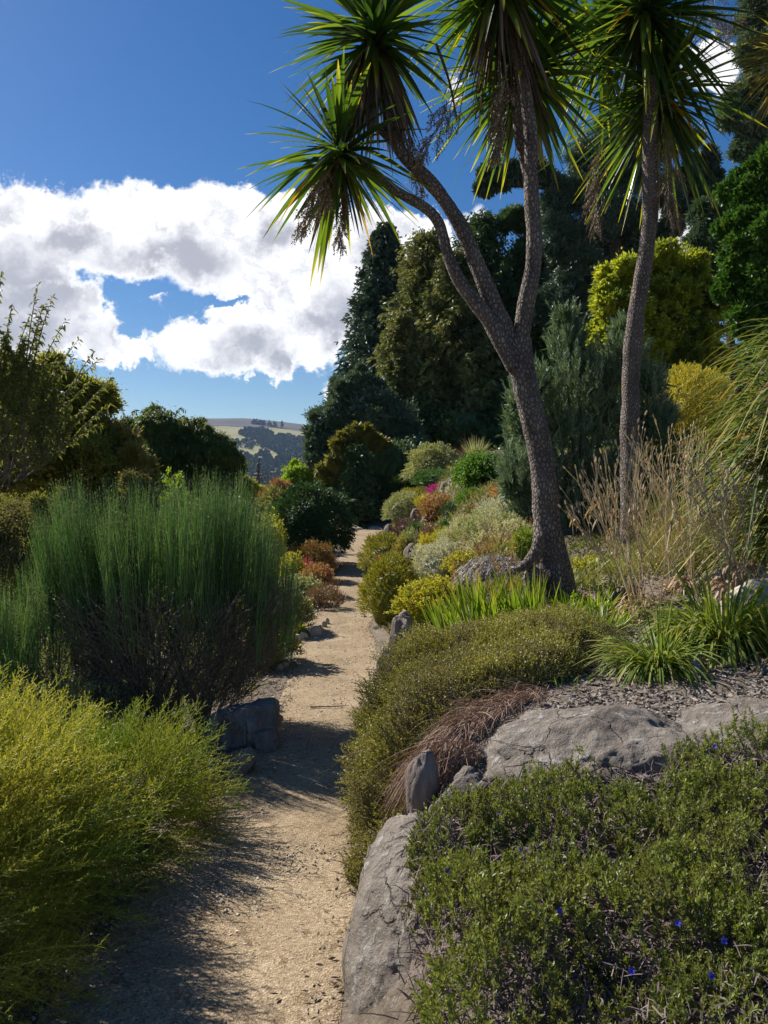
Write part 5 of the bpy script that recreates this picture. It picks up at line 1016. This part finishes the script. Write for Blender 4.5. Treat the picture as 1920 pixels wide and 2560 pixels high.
# red-brown dead stems
t = thing('dead_stem_tangle', 'red-brown tangle of dead stems between the wiry shrub and the rock slab', 'plant', (.3, 3.4, float(T(.3, 3.4)))); g = Geo(); n = 1700
a = W(1340, 1790, 3.7); b2 = W(1085, 1890, 3.2); q = U(0, 1, n); b = a[None]*(1-q[:, None])+b2[None]*q[:, None]; b = b+rv(n)*np.array((.08, .09, .04)); b[:, 2] = np.maximum(T(b[:, 0], b[:, 1])+.04, b[:, 2])
ribbons(g, b, nrm(np.stack([-U(.1, 1, n), -U(.1, .8, n), U(-.3, .25, n)], 1)+rv(n)*.4), U(.08, .24, n), .0026, 5, U(.2, 1.1, n), prof=[1, .9, .9, .8, .6, .3])
n = 900; th = U(0, 1, n); b = W(1130, 1880, 3.15)+rv(n)*np.array((.13, .08, .06)); ribbons(g, b, nrm(np.stack([-U(-.1, .8, n), -U(0, .5, n), -U(.2, 1, n)], 1)+rv(n)*.2), U(.12, .3, n), .0028, 5, U(.1, .6, n), prof=[1, .9, .9, .8, .6, .3]); part('dead_stem', g, M['redtwig'], t)
# foreground mat with blue flowers
lp = [(.10, .75), (.06, 1.5), (.08, 2.1), (.09, 2.5), (.16, 2.72), (.34, 2.86), (.6, 2.90), (1.0, 2.96), (1.4, 3.02), (2.3, 3.06), (2.3, .75)]
t, p, nn = matplant('blue_flowered_shrub', 'dense low green shrub with scattered blue flowers filling the lower right', 'shrub', lp, 25000, .14, 'litho', .05, 17, .016, .0050, .95, .5, rw=.05, wall=900, lump=.95, fr=5.5, seed=12, stemmat='greytwig', thin=.62, stw=.003, droop=.05)
g = Geo(); m = 24000; Q, dist = carpet(lp, m, .1); x, y = Q[:, 0], Q[:, 1]; f = fbm(np.stack([x*4.5, y*4.5, T(x, y)*4.5], -1), 3, 12); b = np.stack([x, y, TM(x, y)+.10*(1+.7*f)*ss(0, .12, dist)*U(.3, 1, len(x))], -1)
ribbons(g, b, nrm(rv(len(x))+np.array((0, 0, .3))), U(.02, .06, len(x)), .0042, 2, .3, prof=[1, .8, .4]); part('dry_twiglet', g, M['greytwig'], t)
for (u, v) in [(1024, 2030), (1250, 2030), (1118, 2178), (1072, 2232), (1056, 2252), (1398, 2278), (1694, 2308), (1809, 2352), (1577, 2428), (1777, 2440), (1787, 1867), (1300, 2125)]:
    c = RT(u, v, .6, 6)+np.array((0, -.02, .13)); k = (c[1]-.24)/c[1]; c = W(u, v, c[1]*k); g = Geo(); nd = nrm(np.array((U(-.3, .3), -.7, .7)))
    a1 = nrm(np.cross(nd, (0, 0, 1.))); a2 = np.cross(nd, a1); th = np.arange(5)*1.2566+U(0, 1); d = nrm(a1*np.cos(th)[:, None]+a2*np.sin(th)[:, None]+nd*.35); ribbons(g, np.repeat(c[None], 5, 0), d, .0088, .0078, 2, 0, prof=[.35, 1, .5], side=nrm(np.cross(d, nd))); part('flower', g, M['blueflower'], t)

# ------------------------------------------------------------------ loose material on the ground
def scatter_bits(name, label, cat, pts, size, mat, flat=.35):
    n = len(pts); g = Geo(); s = size*U(.4, 1.3, n)**1.3; a = U(0, 6.28, n); u1 = np.stack([np.cos(a), np.sin(a), U(-.3, .3, n)], 1); u2 = np.stack([-np.sin(a), np.cos(a), U(-.3, .3, n)], 1); u3 = np.cross(u1, u2)
    asp = U(.4, .9, n); V = []
    for (i, j, k) in [(-1, -1, 0), (1, -1, 0), (1, 1, 0), (-1, 1, 0), (-.7, -.6, 1), (.7, -.7, 1), (.6, .7, 1), (-.7, .6, 1)]:
        V.append(pts+u1*(i*s*U(.8, 1.1, n))[:, None]+u2*(j*s*asp)[:, None]+u3*(k*s*flat)[:, None])
    V = np.stack(V, 1).reshape(-1, 3); base = np.arange(n)[:, None, None]*8; q = np.array([[0, 1, 5, 4], [1, 2, 6, 5], [2, 3, 7, 6], [3, 0, 4, 7], [4, 5, 6, 7]])[None]
    g.add(V, (base+q).reshape(-1, 4), np.repeat(U(0, 1, n), 8), np.zeros(n*8)); return props(part(name, g, M[mat]), label, cat, kind='stuff')
n = 20000; y = 1.6+U(0, 1, n)**1.5*9; s = U(0, 1, n); x = (np.interp(y, EY, EL)-.1)*(1-s)+(np.interp(y, EY, ER)+.08)*s; e_ = U(0, 1, n) < .06; scatter_bits('gravel', 'loose sandy gravel grains on the path', 'gravel', np.stack([x, y, z0(y)+.010+.010*fbm(np.stack([x*0, y*0, y*0], -1), 1)], 1), .0042*(1+1.1*e_), 'pebble', .7)
Q, _ = carpet([(.62, 3.32), (.95, 4.0), (1.2, 5.3), (2.2, 5.2), (3.2, 4.6), (3.4, 3.15), (1.2, 3.12)], 15000, .1); x, y = Q[:, 0], Q[:, 1]
scatter_bits('slate_mulch', 'grey slate chips mulching the bed behind the rock slab', 'mulch', np.stack([x, y, T(x, y)+.012], 1), .0105, 'slate', .3)
Q, _ = carpet([(.45, 3.25), (.6, 6.5), (2.4, 7.5), (4.5, 6.5), (4, 3.1)], 16000, .1); x, y = Q[:, 0], Q[:, 1]
g = Geo(); b = np.stack([x, y, T(x, y)+.018], 1); d = rv(len(x)); d[:, 2] *= .2; ribbons(g, b, nrm(d), U(.02, .06, len(x)), U(.004, .012, len(x)), 2, .1); props(part('leaf_litter', g, M['litter']), 'dry bark and leaf litter on the upper bed', 'litter', kind='stuff')
n = 6000; y = U(3, 11, n); x = np.interp(y, EY, EL)-U(-.06, 1.2, n); g = Geo(); d = rv(n); d[:, 2] *= .2; ribbons(g, np.stack([x, y, T(x, y)+.02], 1), nrm(d), U(.02, .05, n), U(.004, .010, n), 2, .1); props(part('leaf_litter', g, M['litter']), 'dry litter under the shrubs left of the path', 'litter', kind='stuff')
# low growth that covers the bank between the shrubs
x = U(-.3, 5.5, 60000); y = U(6.2, 24, 60000); d_ = x-np.interp(y, EY, ER); k = (d_ > .15); x, y = x[k], y[k]; f = fbm(np.stack([x*1.3, y*1.3, x*0], -1), 3, 31); g = Geo(); b = np.stack([x, y, T(x, y)], 1)
ribbons(g, b, nrm(rv(len(x))*.7+np.array((0, 0, 1))), U(.06, .18, len(x))*(1.2+.8*f), U(.010, .024, len(x)), 2, .3, rnd=np.clip(.5+.6*f, 0, 1))
P('bankgreen', [(.10, .11, .03), (.19, .17, .06), (.22, .26, .06), (.26, .17, .09)], .3); props(part('ground_cover', g, M['bankgreen']), 'mixed low growth covering the bank between shrubs', 'ground cover', kind='stuff')
x = U(-9, -.9, 26000); y = U(6, 26, 26000); k = x < np.interp(y, EY, EL)-.25; x, y = x[k], y[k]; g = Geo(); b = np.stack([x, y, T(x, y)], 1); f = fbm(np.stack([x*1.3, y*1.3, x*0], -1), 3, 37)
ribbons(g, b, nrm(rv(len(x))*.7+np.array((0, 0, 1))), U(.08, .22, len(x)), U(.012, .03, len(x)), 2, .3, rnd=np.clip(.5+.6*f, 0, 1)); props(part('ground_cover', g, M['bankgreen']), 'mixed low growth behind the shrubs left of the path', 'ground cover', kind='stuff')

# ------------------------------------------------------------------ air
def build_haze():
    m, nt, N, L = newmat('air'); v = N('ShaderNodeVolumePrincipled'); v.inputs['Color'].default_value = (.48, .68, 1, 1); v.inputs['Density'].default_value = .00007; v.inputs['Anisotropy'].default_value = .2
    o = N('ShaderNodeOutputMaterial'); L(v.outputs[0], o.inputs['Volume']); x0, x1, y0, y1, z0_, z1 = -3100, 3100, -60, 3550, -45, 290
    V = np.array([(x, y, z) for x in (x0, x1) for y in (y0, y1) for z in (z0_, z1)], float); Fq = np.array([[0, 1, 3, 2], [4, 6, 7, 5], [0, 4, 5, 1], [2, 3, 7, 6], [1, 5, 7, 3], [0, 2, 6, 4]])
    g = Geo(); g.add(V, Fq, np.zeros(8), np.zeros(8)); props(part('haze', g, m), 'thin bluish air between the garden and the far hill', 'haze', kind='stuff')
build_haze()
# dry leaves blown onto the path
n = 2200; y = 1.9+U(0, 1, n)**1.3*12; s_ = U(0, 1, n); s_ = np.where(U(0, 1, n) < .88, np.where(s_ < .6, s_*.22, 1-(1-s_)*.35), s_); x = np.interp(y, EY, EL)*(1-s_)+np.interp(y, EY, ER)*s_
g = Geo(); d = rv(n); d[:, 2] *= .15; ribbons(g, np.stack([x, y, z0(y)+.018], 1), nrm(d), U(.012, .035, n), U(.003, .010, n), 2, .0); props(part('fallen_leaf_litter', g, M['litter']), 'dry leaf scraps scattered along the path edges', 'litter', kind='stuff')
